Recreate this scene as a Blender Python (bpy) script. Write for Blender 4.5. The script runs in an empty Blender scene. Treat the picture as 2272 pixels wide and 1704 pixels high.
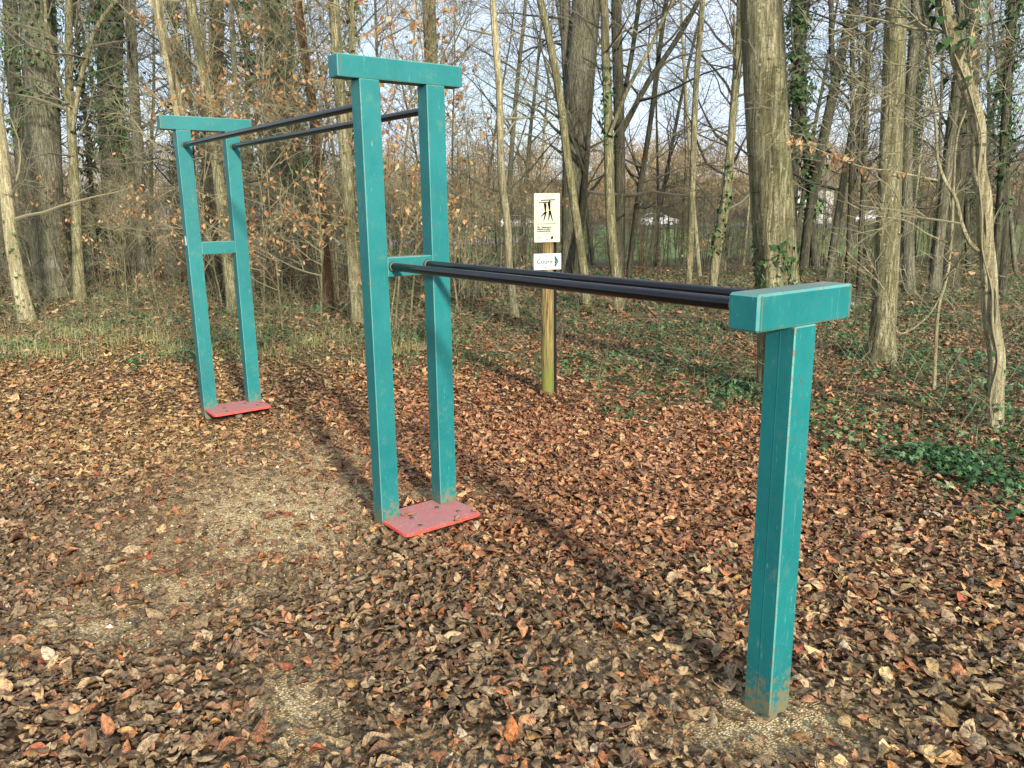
import bpy, math, random
import numpy as np
from mathutils import Vector
rad=math.radians
rng=np.random.default_rng(7); random.seed(7)
sc=bpy.context.scene; col=sc.collection

# ------------------------------------------------------------------ camera
CYAW,CPITCH,CROLL,FPX=-3.7972,-.2230,-.0127,1758.3      # FPX for a picture 2272 wide
CAM=np.array([3.5322,-2.0779,1.6656])
fw=np.array([math.cos(CYAW)*math.cos(CPITCH),math.sin(CYAW)*math.cos(CPITCH),math.sin(CPITCH)])
r_=np.cross(fw,[0,0,1]); r_/=np.linalg.norm(r_); u_=np.cross(r_,fw)
RT=math.cos(CROLL)*r_+math.sin(CROLL)*u_; UP=-math.sin(CROLL)*r_+math.cos(CROLL)*u_
FH=np.array([fw[0],fw[1],0]); FH/=np.linalg.norm(FH)
RH=np.array([FH[1],-FH[0],0])
cd=bpy.data.cameras.new("camera"); cam=bpy.data.objects.new("camera",cd); col.objects.link(cam)
from mathutils import Matrix
mw=Matrix.Identity(4)
for i in range(3):
    mw[i][0]=RT[i]; mw[i][1]=UP[i]; mw[i][2]=-fw[i]; mw[i][3]=CAM[i]
cam.matrix_world=mw
cd.sensor_width=36; cd.lens=FPX/2272*36; cd.clip_start=.05; cd.clip_end=2000
sc.camera=cam
sc.render.resolution_x=1024; sc.render.resolution_y=768

# ------------------------------------------------------------------ sky and sun
SUN=np.array([.91,-.22,.34]); SUN/=np.linalg.norm(SUN)
w=bpy.data.worlds.new("World"); sc.world=w; w.use_nodes=True
nt=w.node_tree; nt.nodes.clear()
def nn(t,typ,**k):
    n=t.nodes.new(typ)
    for a,b in k.items(): setattr(n,a,b)
    return n
out=nn(nt,'ShaderNodeOutputWorld'); bg=nn(nt,'ShaderNodeBackground'); bg.inputs[1].default_value=.125
sky=nn(nt,'ShaderNodeTexSky',sky_type='NISHITA'); sky.sun_disc=False
sky.sun_elevation=math.asin(SUN[2]); sky.sun_rotation=math.atan2(SUN[0],SUN[1])
tc=nn(nt,'ShaderNodeTexCoord'); mp=nn(nt,'ShaderNodeMapping'); mp.inputs['Scale'].default_value=(1.6,1.6,5)
no=nn(nt,'ShaderNodeTexNoise'); no.inputs['Scale'].default_value=2.2; no.inputs['Detail'].default_value=7; no.inputs['Roughness'].default_value=.55
cr=nn(nt,'ShaderNodeValToRGB'); cr.color_ramp.elements[0].position=.36; cr.color_ramp.elements[1].position=.62
cr.color_ramp.elements[0].color=(.35,.35,.35,1)
mx=nn(nt,'ShaderNodeMix',data_type='RGBA'); mx.inputs['B'].default_value=(5.3,6.1,7.4,1)
L=nt.links.new
L(tc.outputs['Generated'],mp.inputs[0]); L(mp.outputs[0],no.inputs['Vector']); L(no.outputs['Fac'],cr.inputs[0])
L(cr.outputs[0],mx.inputs['Factor']); L(sky.outputs[0],mx.inputs['A']); L(mx.outputs['Result'],bg.inputs[0]); L(bg.outputs[0],out.inputs[0])
sd=bpy.data.lights.new("sun",'SUN'); sd.energy=4.9; sd.angle=rad(4.0); sd.color=(1,.91,.78)
so=bpy.data.objects.new("sun",sd); col.objects.link(so)
so.rotation_euler=Vector(SUN.tolist()).to_track_quat('Z','Y').to_euler()
sc.view_settings.view_transform='Standard'; sc.view_settings.look='None'; sc.view_settings.exposure=.70; sc.view_settings.gamma=1
sc.render.engine='CYCLES'
try: sc.cycles.max_bounces=5; sc.cycles.diffuse_bounces=3; sc.cycles.transparent_max_bounces=4
except Exception: pass

# ------------------------------------------------------------------ terrain and pixel helpers
def sst(a,b,x):
    t=np.clip((x-a)/(b-a),0,1); return t*t*(3-2*t)
def depth(x,y): return (x-CAM[0])*FH[0]+(y-CAM[1])*FH[1]
def lateral(x,y): return (x-CAM[0])*RH[0]+(y-CAM[1])*RH[1]
def hgt(x,y):
    x=np.asarray(x,float); y=np.asarray(y,float)
    D=depth(x,y); S=lateral(x,y)
    far=sst(9,16,D)
    z=-1.6*sst(15,55,D)+.6*sst(60,88,D)+6.5*sst(96,160,D)*(1+.12*np.sin(S*.03+1))
    z=z+far*(.05*np.sin(x*.9+y*.5)+.04*np.sin(x*.37-y*1.3))+.012*np.sin(x*2.1+1)*np.sin(y*1.7)*(np.hypot(x,y)>.9)
    return z
def proj(x,y,z):
    d=np.stack([np.asarray(x)-CAM[0],np.asarray(y)-CAM[1],np.asarray(z)-CAM[2]],-1)
    w=d@fw; w=np.where(w<.05,.05,w)
    return 1136+FPX*(d@RT)/w, 852-FPX*(d@UP)/w
def ray(u,v): return fw+RT*(u-1136)/FPX-UP*(v-852)/FPX
def ground(u,v):
    d=ray(u,v); z=0.
    for i in range(30):
        t=(z-CAM[2])/d[2]; p=CAM+d*t; z=.5*z+.5*float(hgt(p[0],p[1]))
    return p
def onplane(u,v,D):
    d=ray(u,v); t=D/(d@FH); return CAM+d*t

# ------------------------------------------------------------------ mesh and tagging helpers
def mesh(name,V,F,mats=(),smooth=False,attr=None,uv=None,midx=None):
    """V (N,3); F list of arrays each (M,k)"""
    V=np.asarray(V,dtype=np.float32)
    if isinstance(F,np.ndarray): F=[F]
    F=[np.asarray(f,dtype=np.int32) for f in F if len(f)]
    me=bpy.data.meshes.new(name)
    me.vertices.add(len(V)); me.vertices.foreach_set('co',V.ravel())
    loops=np.concatenate([f.ravel() for f in F]); cnt=np.concatenate([np.full(len(f),f.shape[1]) for f in F])
    st=np.concatenate([[0],np.cumsum(cnt)[:-1]]).astype(np.int32)
    me.loops.add(len(loops)); me.loops.foreach_set('vertex_index',loops)
    me.polygons.add(len(cnt)); me.polygons.foreach_set('loop_start',st)
    for m in mats: me.materials.append(m)
    if midx is not None: me.polygons.foreach_set('material_index',np.asarray(midx,dtype=np.int32))
    me.update(calc_edges=True)
    me.polygons.foreach_set('use_smooth',np.full(len(cnt),smooth))
    if attr is not None:
        for k,a in attr.items():
            a=np.asarray(a,dtype=np.float32)
            if a.ndim==2:
                at=me.attributes.new(k,'FLOAT_COLOR','POINT')
                if a.shape[1]==3: a=np.concatenate([a,np.ones((len(a),1),np.float32)],1)
                at.data.foreach_set('color',a.ravel())
            else:
                at=me.attributes.new(k,'FLOAT','POINT'); at.data.foreach_set('value',a)
    if uv is not None:
        ul=me.uv_layers.new(name='UVMap'); ul.data.foreach_set('uv',np.asarray(uv,dtype=np.float32)[loops].ravel())
    me.update()
    return me
def tag(o,label=None,cat=None,group=None,kind=None):
    if label: o['label']=label
    if cat: o['category']=cat
    if group: o['group']=group
    if kind: o['kind']=kind
    return o
def empty(name,loc):
    o=bpy.data.objects.new(name,None); o.empty_display_size=.1; col.objects.link(o); o.location=loc; return o
def obj(name,me,parent=None,loc=None):
    o=bpy.data.objects.new(name,me); col.objects.link(o)
    if parent is not None: o.parent=parent
    if loc is not None: o.location=loc
    return o
class B:
    """collects boxes, cylinders, polygons in world coordinates; build() subtracts the thing's origin"""
    def __init__(s): s.V=[];s.F=[];s.M=[]
    def add(s,V,F,m=0):
        n=len(s.V); s.V+= [tuple(map(float,v)) for v in V]; s.F+=[tuple(i+n for i in f) for f in F]; s.M+=([m]*len(F) if isinstance(m,int) else list(m))
    def bevbox(s,lo,hi,b=.004,m=0,me=1,rot=0,piv=(0,0)):
        lo=np.array(lo,float);hi=np.array(hi,float);c=(lo+hi)/2;h=(hi-lo)/2
        V=[];idx={}
        for ax in range(3):
            for sx in (-1,1):
                for sy in (-1,1):
                    for sz in (-1,1):
                        sg=np.array([sx,sy,sz]); p=c+sg*(h-b); p[ax]=c[ax]+sg[ax]*h[ax]
                        idx[(ax,sx,sy,sz)]=len(V);V.append(p)
        F=[];M=[]
        for ax in range(3):
            o=[a for a in range(3) if a!=ax]
            for sg in (-1,1):
                f=[]
                for a,b2 in ((-1,-1),(1,-1),(1,1),(-1,1)):
                    k=[0,0,0];k[ax]=sg;k[o[0]]=a;k[o[1]]=b2;f.append(idx[(ax,*k)])
                F.append(f);M.append(m)
        for ax in range(3):   # edges along ax
            o=[a for a in range(3) if a!=ax]
            for a in (-1,1):
                for b2 in (-1,1):
                    f=[]
                    for (fa,e) in ((o[0],-1),(o[0],1),(o[1],1),(o[1],-1)):
                        k=[0,0,0];k[ax]=e;k[o[0]]=a;k[o[1]]=b2;f.append(idx[(fa,*k)])
                    F.append(f);M.append(me)
        for sx in (-1,1):
            for sy in (-1,1):
                for sz in (-1,1): F.append([idx[(0,sx,sy,sz)],idx[(1,sx,sy,sz)],idx[(2,sx,sy,sz)]]);M.append(me)
        V=np.array(V)
        # fix winding outward
        FF=[]
        for f in F:
            p=V[f];n=np.cross(p[1]-p[0],p[2]-p[0])
            FF.append(f if n@(p.mean(0)-c)>0 else f[::-1])
        if rot:
            cc,ss=math.cos(rot),math.sin(rot); X=V[:,0]-piv[0];Y=V[:,1]-piv[1]
            V=np.stack([piv[0]+X*cc-Y*ss,piv[1]+X*ss+Y*cc,V[:,2]],1)
        s.add(V,FF,M)
    def cyl(s,p,q,r,n=20,m=0,cap=True,r2=None):
        p=np.array(p,float);q=np.array(q,float);d=q-p;d/=np.linalg.norm(d)
        a=np.cross(d,[0,0,1] if abs(d[2])<.9 else [1,0,0]);a/=np.linalg.norm(a);b=np.cross(d,a)
        r2=r if r2 is None else r2
        V=[];t=np.linspace(0,2*math.pi,n,endpoint=False)
        for c0,rr in ((p,r),(q,r2)):
            for k in t: V.append(c0+rr*(a*math.cos(k)+b*math.sin(k)))
        F=[(i,(i+1)%n,n+(i+1)%n,n+i) for i in range(n)]
        if cap: F+=[tuple(range(n))[::-1],tuple(range(n,2*n))]
        s.add(V,F,m)
    def prism(s,P,ax,o,t,m=0):
        """extrude polygon P (list of 3d points) by vector o*t"""
        P=[np.array(p,float) for p in P];o=np.array(o,float)*t;n=len(P)
        s.add(P+[p+o for p in P],[tuple(range(n))[::-1],tuple(range(n,2*n))]+[(i,(i+1)%n,n+(i+1)%n,n+i) for i in range(n)],m)
    def build(s,name,mats,parent=None,smooth=False,org=None):
        if not isinstance(mats,(list,tuple)): mats=[mats]
        V=np.array(s.V)
        if parent is not None:
            o=np.array([0.,0,0]);q=parent
            while q is not None: o+=np.array(q.location);q=q.parent
            V=V-o
        elif org is not None: V=V-np.array(org)
        me=bpy.data.meshes.new(name); me.from_pydata(V.tolist(),[],s.F)
        for m in mats: me.materials.append(m)
        me.polygons.foreach_set('material_index',s.M)
        if smooth: me.polygons.foreach_set('use_smooth',[len(f)==4 for f in s.F])
        me.update()
        ob=obj(name,me,parent)
        if org is not None and parent is None: ob.location=org
        return ob

# ------------------------------------------------------------------ material helpers
def mat(name,rough=.7,spec=.3):
    m=bpy.data.materials.new(name); m.use_nodes=True; t=m.node_tree; b=t.nodes['Principled BSDF']
    b.inputs['Roughness'].default_value=rough; b.inputs['Specular IOR Level'].default_value=spec
    return m,t,b
def coords(t,kind='Object',scale=(1,1,1)):
    c=nn(t,'ShaderNodeTexCoord'); m=nn(t,'ShaderNodeMapping'); m.inputs['Scale'].default_value=scale
    t.links.new(c.outputs[kind],m.inputs[0]); return m.outputs[0]
def noise(t,vec,scale,detail=4,rough=.55,dist=0):
    n=nn(t,'ShaderNodeTexNoise'); n.inputs['Scale'].default_value=scale; n.inputs['Detail'].default_value=detail
    n.inputs['Roughness'].default_value=rough; n.inputs['Distortion'].default_value=dist
    if vec is not None: t.links.new(vec,n.inputs['Vector'])
    return n
def vor(t,vec,scale,feature='F1'):
    n=nn(t,'ShaderNodeTexVoronoi',feature=feature); n.inputs['Scale'].default_value=scale
    if vec is not None: t.links.new(vec,n.inputs['Vector'])
    return n
def ramp(t,fac,stops,interp='LINEAR'):
    r=nn(t,'ShaderNodeValToRGB'); cr=r.color_ramp; cr.interpolation=interp
    while len(cr.elements)<len(stops): cr.elements.new(.5)
    for e,(p,c) in zip(cr.elements,stops):
        e.position=p; e.color=(*c,1) if len(c)==3 else c
    t.links.new(fac,r.inputs[0]); return r.outputs[0]
def g(v): return (v,v,v)
def mix(t,f,a,b,mode='MIX'):
    m=nn(t,'ShaderNodeMix',data_type='RGBA',blend_type=mode)
    for s,v in ((m.inputs['Factor'],f),(m.inputs['A'],a),(m.inputs['B'],b)):
        if isinstance(v,(int,float)): s.default_value=v
        elif isinstance(v,tuple): s.default_value=(*v,1)
        else: t.links.new(v,s)
    return m.outputs['Result']
def math_(t,op,a,b=0.):
    m=nn(t,'ShaderNodeMath',operation=op)
    for s,v in zip(m.inputs,(a,b)):
        if isinstance(v,(int,float)): s.default_value=v
        else: t.links.new(v,s)
    return m.outputs[0]
def bump(t,b,h,strength=.5,dist=.01):
    n=nn(t,'ShaderNodeBump'); n.inputs['Strength'].default_value=strength; n.inputs['Distance'].default_value=dist
    t.links.new(h,n.inputs['Height']); t.links.new(n.outputs[0],b.inputs['Normal'])

# ---- teal paint on steel
def paint(name,base,alt,edge=False,mud=False):
    m,t,b=mat(name,.42,.45)
    geo=nn(t,'ShaderNodeNewGeometry'); pos=geo.outputs['Position']
    n1=noise(t,pos,3,5,.6); n2=noise(t,pos,55,3,.6)
    c=mix(t,ramp(t,n1.outputs['Fac'],[(.35,g(0)),(.7,g(1))]),base,alt)
    c=mix(t,ramp(t,n2.outputs['Fac'],[(.3,g(0)),(.75,g(.22))]),c,(.008,.18,.17))
    # worn khaki patches
    n3=noise(t,pos,9,6,.7); c=mix(t,ramp(t,n3.outputs['Fac'],[(.58,g(0)),(.72,g(.38))]),c,(.13,.20,.12))
    # scratches
    mp=nn(t,'ShaderNodeMapping'); mp.inputs['Scale'].default_value=(40,40,3.5); mp.inputs['Rotation'].default_value=(.35,.25,0)
    t.links.new(pos,mp.inputs[0]); n4=noise(t,mp.outputs[0],2.2,5,.75,.8)
    c=mix(t,ramp(t,n4.outputs['Fac'],[(.63,g(0)),(.66,g(.5))]),c,(.16,.36,.31))
    # chips
    v=noise(t,pos,70 if not edge else 45,4,.8); k=noise(t,pos,6,3,.6)
    th=math_(t,'ADD',v.outputs['Fac'],math_(t,'MULTIPLY',k.outputs['Fac'],.22))
    lo=.745 if not edge else .67
    chip=ramp(t,th,[(lo,g(0)),(lo+.02,g(1))])
    c=mix(t,chip,c,(.09,.055,.03) if not edge else (.19,.15,.09))
    if mud:
        sep=nn(t,'ShaderNodeSeparateXYZ'); t.links.new(pos,sep.inputs[0])
        mr=nn(t,'ShaderNodeMapRange'); t.links.new(sep.outputs['Z'],mr.inputs[0])
        for i,val in zip((1,2,3,4),(0,.34,.24,-.16)): mr.inputs[i].default_value=val
        n5=noise(t,pos,38,6,.75)
        mu=math_(t,'ADD',n5.outputs['Fac'],mr.outputs[0])
        c=mix(t,ramp(t,mu,[(.60,g(0)),(.70,g(.9))]),c,(.15,.12,.06))
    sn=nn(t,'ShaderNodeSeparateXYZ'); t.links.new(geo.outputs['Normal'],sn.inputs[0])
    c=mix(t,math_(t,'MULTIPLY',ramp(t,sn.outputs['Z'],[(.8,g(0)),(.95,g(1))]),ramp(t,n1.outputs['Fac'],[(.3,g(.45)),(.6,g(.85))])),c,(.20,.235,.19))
    t.links.new(c,b.inputs['Base Color'])
    t.links.new(ramp(t,n3.outputs['Fac'],[(.3,g(.36)),(.7,g(.7))]),b.inputs['Roughness'])
    bump(t,b,math_(t,'SUBTRACT',n2.outputs['Fac'],math_(t,'MULTIPLY',chip,1.5)),.25,.0015)
    return m
M_paint=paint('teal_paint',(.0008,.115,.12),(.002,.152,.15),mud=True)
M_edge=paint('worn_teal_edge',(.04,.22,.21),(.13,.33,.29),edge=True,mud=True)
def simple(name,c,rough=.6,spec=.3,metal=0,c2=None,scale=8,b_=0,stretch=(1,1,1)):
    m,t,b=mat(name,rough,spec); b.inputs['Metallic'].default_value=metal
    v=coords(t,'Object',stretch); n=noise(t,v,scale,5,.6)
    c2=c2 or tuple(x*.7 for x in c)
    t.links.new(mix(t,ramp(t,n.outputs['Fac'],[(.3,g(0)),(.7,g(1))]),c,c2),b.inputs['Base Color'])
    if b_: bump(t,b,n.outputs['Fac'],.6,b_)
    return m
def bar_mat():
    m,t,b=mat('black_bar',.2,.34); geo=nn(t,'ShaderNodeNewGeometry')
    n=noise(t,geo.outputs['Position'],30,6,.7); n2=noise(t,geo.outputs['Position'],6,4,.6)
    t.links.new(mix(t,ramp(t,n.outputs['Fac'],[(.55,g(0)),(.72,g(.6))]),(.004,.004,.006),(.03,.02,.018)),b.inputs['Base Color'])
    t.links.new(ramp(t,n2.outputs['Fac'],[(.3,g(.09)),(.7,g(.20))]),b.inputs['Roughness'])
    bump(t,b,n.outputs['Fac'],.15,.001)
    return m
M_bar=bar_mat()
M_rust=simple('rusty_weld',(.16,.12,.06),.8,.2,0,(.09,.13,.10),60,.002)
def plate_mat(edge):
    m,t,b=mat('red_plate_edge' if edge else 'red_plate_top',.6,.3); geo=nn(t,'ShaderNodeNewGeometry'); p=geo.outputs['Position']
    a,c2=((.50,.035,.035),(.62,.10,.07)) if edge else ((.46,.13,.125),(.33,.17,.155))
    n=noise(t,p,14,6,.7); n2=noise(t,p,90,5,.75); 
    mp=nn(t,'ShaderNodeMapping'); mp.inputs['Scale'].default_value=(60,9,1); mp.inputs['Rotation'].default_value=(0,0,.5); t.links.new(p,mp.inputs[0])
    n3=noise(t,mp.outputs[0],2,5,.7,.5)
    c=mix(t,ramp(t,n.outputs['Fac'],[(.35,g(0)),(.68,g(1))]),a,c2)
    c=mix(t,ramp(t,n2.outputs['Fac'],[(.52,g(0)),(.66,g(.55))]),c,(.48,.33,.28) if not edge else (.55,.22,.15))
    if not edge: c=mix(t,ramp(t,n3.outputs['Fac'],[(.58,g(0)),(.64,g(.6))]),c,(.5,.38,.34))
    t.links.new(c,b.inputs['Base Color']); bump(t,b,n2.outputs['Fac'],.4,.003); return m
M_ptop,M_pedge=plate_mat(0),plate_mat(1)
M_screw=simple('screw',(.18,.16,.14),.45,.5,.7)
M_white=simple('white_sticker',(.7,.7,.68),.5)

# ================================================================== GROUND
def in_ell(u,v,cu,cv,ru,rv,soft=.75):
    d=np.sqrt(((u-cu)/ru)**2+((v-cv)/rv)**2); return 1-sst(1-soft,1+soft,d)
K=1.0271
def gravel_w(x,y):
    u,v=proj(x,y,hgt(x,y)); u=u/K; v=v/K
    w_=0*u
    for cu,cv,ru,rv,s in ((600,1110,250,135,1),(690,1000,130,75,.8),(300,1180,220,70,.55),(150,1250,200,90,.4),(560,1180,170,60,.9),(430,1270,190,50,.9),(220,1350,190,60,.9),(640,1540,110,130,.95),
                          (1670,1560,200,75,1),(760,1080,70,70,.9),(960,1060,110,22,.8),(1350,1420,150,45,.45),(30,1390,90,60,.5),(470,1150,150,80,.6),(1180,1270,110,35,.3),(950,1630,130,60,.5)):
        w_=np.maximum(w_,s*in_ell(u,v,cu,cv,ru,rv))
    return w_*(depth(x,y)>0)*(depth(x,y)<9)
BX=[-3000,0,300,700,1000,1180,1280,1420,1560,1660,1760,1900,2060,2212,2700,6000]
BY=[790,790,785,790,795,805,850,880,880,905,960,1010,1070,1130,1230,1700]
def cover_w(x,y):
    """1 in the ivy and grass zone beyond the trampled litter"""
    u,v=proj(x,y,hgt(x,y)); u=u/K; v=v/K
    e=np.interp(u,BX,BY)+14*np.sin(u*.05)+9*np.sin(u*.13)
    return np.clip((e-v)/34+.5,0,1)*(depth(x,y)>2)
# grid in depth / lateral space
Ds=np.concatenate([np.arange(-7,1.5,.5),np.arange(1.5,14,.10),np.geomspace(14,420,80)])
Ss=np.concatenate([-np.geomspace(12,380,34)[::-1],np.arange(-11.8,12,.2),np.geomspace(12,380,34)])
DD,SS=np.meshgrid(Ds,Ss,indexing='ij')
X=CAM[0]+DD*FH[0]+SS*RH[0]; Y=CAM[1]+DD*FH[1]+SS*RH[1]; Z=hgt(X,Y)-.006
nD,nS=DD.shape; I=np.arange(nD*nS).reshape(nD,nS)
Fg=np.stack([I[:-1,:-1],I[:-1,1:],I[1:,1:],I[1:,:-1]],-1).reshape(-1,4)[:, ::-1]
gw=gravel_w(X,Y); lawn=sst(36,42,DD)*(1-sst(96,104,DD)); hillw=sst(96,104,DD)
cw=cover_w(X,Y)*(1-lawn)
def ground_mat():
    m,t,b=mat('forest_ground',.85,.15)
    geo=nn(t,'ShaderNodeNewGeometry'); p=geo.outputs['Position']
    def at(n):
        a=nn(t,'ShaderNodeAttribute'); a.attribute_name=n; return a.outputs['Fac']
    # gravel
    v=vor(t,p,120); v2=vor(t,p,190)
    sepc=nn(t,'ShaderNodeSeparateColor'); t.links.new(v.outputs['Color'],sepc.inputs[0])
    gc=ramp(t,sepc.outputs[0],[(0,(.22,.15,.07)),(.35,(.50,.365,.175)),(.7,(.66,.50,.25)),(.93,(.72,.58,.34)),(1,(.8,.74,.58))])
    gc=mix(t,ramp(t,v.outputs['Distance'],[(.35,g(0)),(.8,g(.7))]),gc,(.11,.08,.045))
    ng=noise(t,p,7,6,.7); gc=mix(t,ramp(t,ng.outputs['Fac'],[(.55,g(0)),(.78,g(.35))]),gc,(.13,.10,.06))
    # litter: fragments of leaves, earth
    mp=nn(t,'ShaderNodeMapping'); mp.inputs['Scale'].default_value=(1,1,2.5); t.links.new(p,mp.inputs[0])
    nd=noise(t,mp.outputs[0],9,4,.6); ad=nn(t,'ShaderNodeVectorMath',operation='MULTIPLY_ADD'); t.links.new(nd.outputs['Color'],ad.inputs[0]); ad.inputs[1].default_value=(.08,.08,.08); t.links.new(mp.outputs[0],ad.inputs[2])
    lv=vor(t,ad.outputs[0],22); sl=nn(t,'ShaderNodeSeparateColor'); t.links.new(lv.outputs['Color'],sl.inputs[0])
    lc=ramp(t,sl.outputs[0],[(0,(.05,.035,.02)),(.3,(.12,.075,.04)),(.55,(.20,.115,.06)),(.8,(.32,.18,.085)),(1,(.42,.26,.13))])
    lc=mix(t,ramp(t,lv.outputs['Distance'],[(.3,g(0)),(.7,g(.85))]),lc,(.03,.02,.012))
    gv=vor(t,p,34); sg=nn(t,'ShaderNodeSeparateColor'); t.links.new(gv.outputs['Color'],sg.inputs[0])
    cc=ramp(t,sg.outputs[1],[(0,(.025,.055,.02)),(.5,(.06,.10,.035)),(1,(.15,.19,.07))])
    cn=noise(t,p,2.5,6,.7)
    cf=math_(t,'MULTIPLY',ramp(t,cn.outputs['Fac'],[(.42,g(0)),(.56,g(.8))]),at('cover'))
    base=mix(t,cf,lc,cc)
    base=mix(t,at('gravel'),base,gc)
    ln=noise(t,p,1.3,8,.7); lw=ramp(t,ln.outputs['Fac'],[(.3,(.07,.13,.035)),(.7,(.17,.24,.07))])
    base=mix(t,at('lawn'),base,lw)
    hn=noise(t,p,.25,8,.75); base=mix(t,at('hill'),base,ramp(t,hn.outputs['Fac'],[(.3,(.06,.045,.025)),(.7,(.17,.12,.06))]))
    t.links.new(base,b.inputs['Base Color'])
    hh=math_(t,'SUBTRACT',math_(t,'MULTIPLY',sl.outputs[1],.6),lv.outputs['Distance'])
    gh=math_(t,'MULTIPLY',v.outputs['Distance'],-.6)
    hmx=nn(t,'ShaderNodeMix',data_type='FLOAT'); t.links.new(at('gravel'),hmx.inputs[0]); t.links.new(hh,hmx.inputs[2]); t.links.new(gh,hmx.inputs[3])
    bump(t,b,hmx.outputs[0],.8,.012)
    return m
M_ground=ground_mat()
me=mesh('ground',np.stack([X,Y,Z],-1).reshape(-1,3),Fg,[M_ground],True,{'gravel':gw.ravel(),'cover':cw.ravel(),'lawn':lawn.ravel(),'hill':hillw.ravel()})
tag(obj('ground',me),kind='structure')
# road beyond the lawn
def strip(name,d0,d1,s0,s1,m,dz,wob=0):
    S=np.linspace(s0,s1,120); V=[];
    for s in S:
        for d in (d0,d1):
            d=d+wob*math.sin(s*.05); x=CAM[0]+d*FH[0]+s*RH[0]; y=CAM[1]+d*FH[1]+s*RH[1]; V.append((x,y,float(hgt(x,y))+dz))
    F=np.array([(2*i,2*i+1,2*i+3,2*i+2) for i in range(len(S)-1)])[:, ::-1]
    return tag(obj(name,mesh(name,V,F,[m],True)),kind='structure')
strip('road',84,92,-150,150,simple('asphalt',(.16,.155,.165),.8,.2,0,(.11,.105,.11),.8),.06)
strip('path',66,72,-32,3,simple('path_gravel',(.34,.31,.33),.8,.2,0,(.22,.20,.21),.6),.07,1.5)

# ================================================================== EXERCISE STATION
st=empty('exercise_station',(0,0,0))
tag(st,'teal painted steel exercise station with two tall gates, low T post and black bars','exercise frame')
H,W2,SP,DP=2.35,.0525,.1833,.094
def bolt(b,x,y,z,r=.011): b.cyl((x,y,z),(x,y,z+.005),r,14)
def gate(x0,t0,z0,seam,plz):
    for k,sgn in enumerate((-1,1)):
        b=B(); cy=t0+sgn*SP
        b.bevbox((x0-DP,cy-W2,z0-.12),(x0,cy+W2,z0+H-.1012),.0035)
        if seam and sgn<0:
            b.bevbox((x0-.001,cy-.0015,z0+.0),(x0+.0009,cy+.002,z0+2.10),.0004,0,1)
        o=b.build('upright_post',[M_paint,M_edge],st)
    b=B(); b.bevbox((x0-DP-.001,t0-.345,z0+H-.0998),(x0+.001,t0+.345,z0+H),.004)
    for s in (-1,1): b.bevbox((x0-DP-.0025,t0+s*.327-.002,z0+H-.0985),(x0+.0022,t0+s*.327+.002,z0+H-.0015),.001,2,2)
    b.build('top_beam',[M_paint,M_edge,M_rust],st)
    b=B(); b.bevbox((x0-DP+.004,t0-SP+W2+.0003,z0+1.318),(x0-.003,t0+SP-W2-.0003,z0+1.414),.004)
    b.build('cross_rail',[M_paint,M_edge],st)
    # foot plate : notched round the posts, rounded front corners
    zt=z0+plz; th=.014; x1=x0+.245; ya,yb=t0-SP-W2,t0+SP+W2; c=.03
    P=[(x0+.002,ya,zt-th),(x1-c,ya,zt-th),(x1-.01,ya+.008,zt-th),(x1,ya+c,zt-th),(x1,yb-c,zt-th),(x1-.01,yb-.008,zt-th),(x1-c,yb,zt-th),(x0+.002,yb,zt-th),
       (x0+.002,t0+SP-W2-.002,zt-th),(x0-DP,t0+SP-W2-.002,zt-th),(x0-DP,t0-SP+W2+.002,zt-th),(x0+.002,t0-SP+W2+.002,zt-th)]
    b=B(); n=len(P); top=[(p[0],p[1],zt) for p in P]
    cx,cyy=x0+.1,t0
    ins=[(p[0]+(cx-p[0])*.025,p[1]+(cyy-p[1])*.02,zt+.0025) for p in P]
    b.add(P+top+ins,[tuple(range(n))[::-1]]+[(i,(i+1)%n,n+(i+1)%n,n+i) for i in range(n)]+[(n+i,n+(i+1)%n,2*n+(i+1)%n,2*n+i) for i in range(n)]+[tuple(range(2*n,3*n))],[1]*(1+2*n)+[0])
    pl=b.build('foot_plate',[M_ptop,M_pedge],st)
    for (bx,by) in ((.075,-.10),(.185,-.115),(.03,.085),(.15,.145)):
        b=B(); bolt(b,x0+bx,t0+by,zt+.0026); b.build('bolt',M_screw,pl,True)
    # tubes that carry the plate
    b=B(); b.cyl((x0+.11,t0,z0-.1),(x0+.11,t0,zt-th-.001),.03,14); b.build('plate_support',M_rust,st,True)
gate(0,0,0,False,.043)
gate(-2.922,-.025,-.006,True,.080)
b=B(); b.bevbox((-2.922-.06,-.025-SP-W2-.0015,1.385),(-2.922-.025,-.025-SP-W2-.0002,1.455),.0004); b.build('sticker',M_white,st)
# T post
TX,TT,ang=2.219,.038,-.0138
b=B(); b.bevbox((TX-.103,TT-.0537,-.12),(TX,TT+.0537,1.3035),.004,rot=ang,piv=(TX,TT))
b.bevbox((TX-.052,TT-.0543,.02),(TX-.049,TT-.0536,1.30),.0003,0,0,rot=ang,piv=(TX,TT))
b.build('upright_post',[M_paint,M_edge],st)
b=B(); b.bevbox((TX-.105,TT-.2371,1.3045),(TX+.001,TT+.2371,1.4123),.007,rot=ang,piv=(TX,TT))
for s in (-1,1): b.bevbox((TX-.104,TT+s*.222-.0022,1.308),(TX+.0022,TT+s*.222+.0022,1.408),.001,2,2,rot=ang,piv=(TX,TT))
b.build('top_beam',[M_paint,M_edge,M_rust],st)
def bar(p,q,r):
    p=np.array(p);q=np.array(q);b=B(); b.cyl(p,q,r,28,0,False); o=b.build('long_bar',M_bar,st,True)
    d=(q-p)/np.linalg.norm(q-p)
    for e,s in ((p,1),(q,-1)):
        b=B(); b.cyl(e,e+d*s*.012,r*1.32,24,0,True,r*1.08); b.build('weld_collar',M_rust,o,True)
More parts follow.
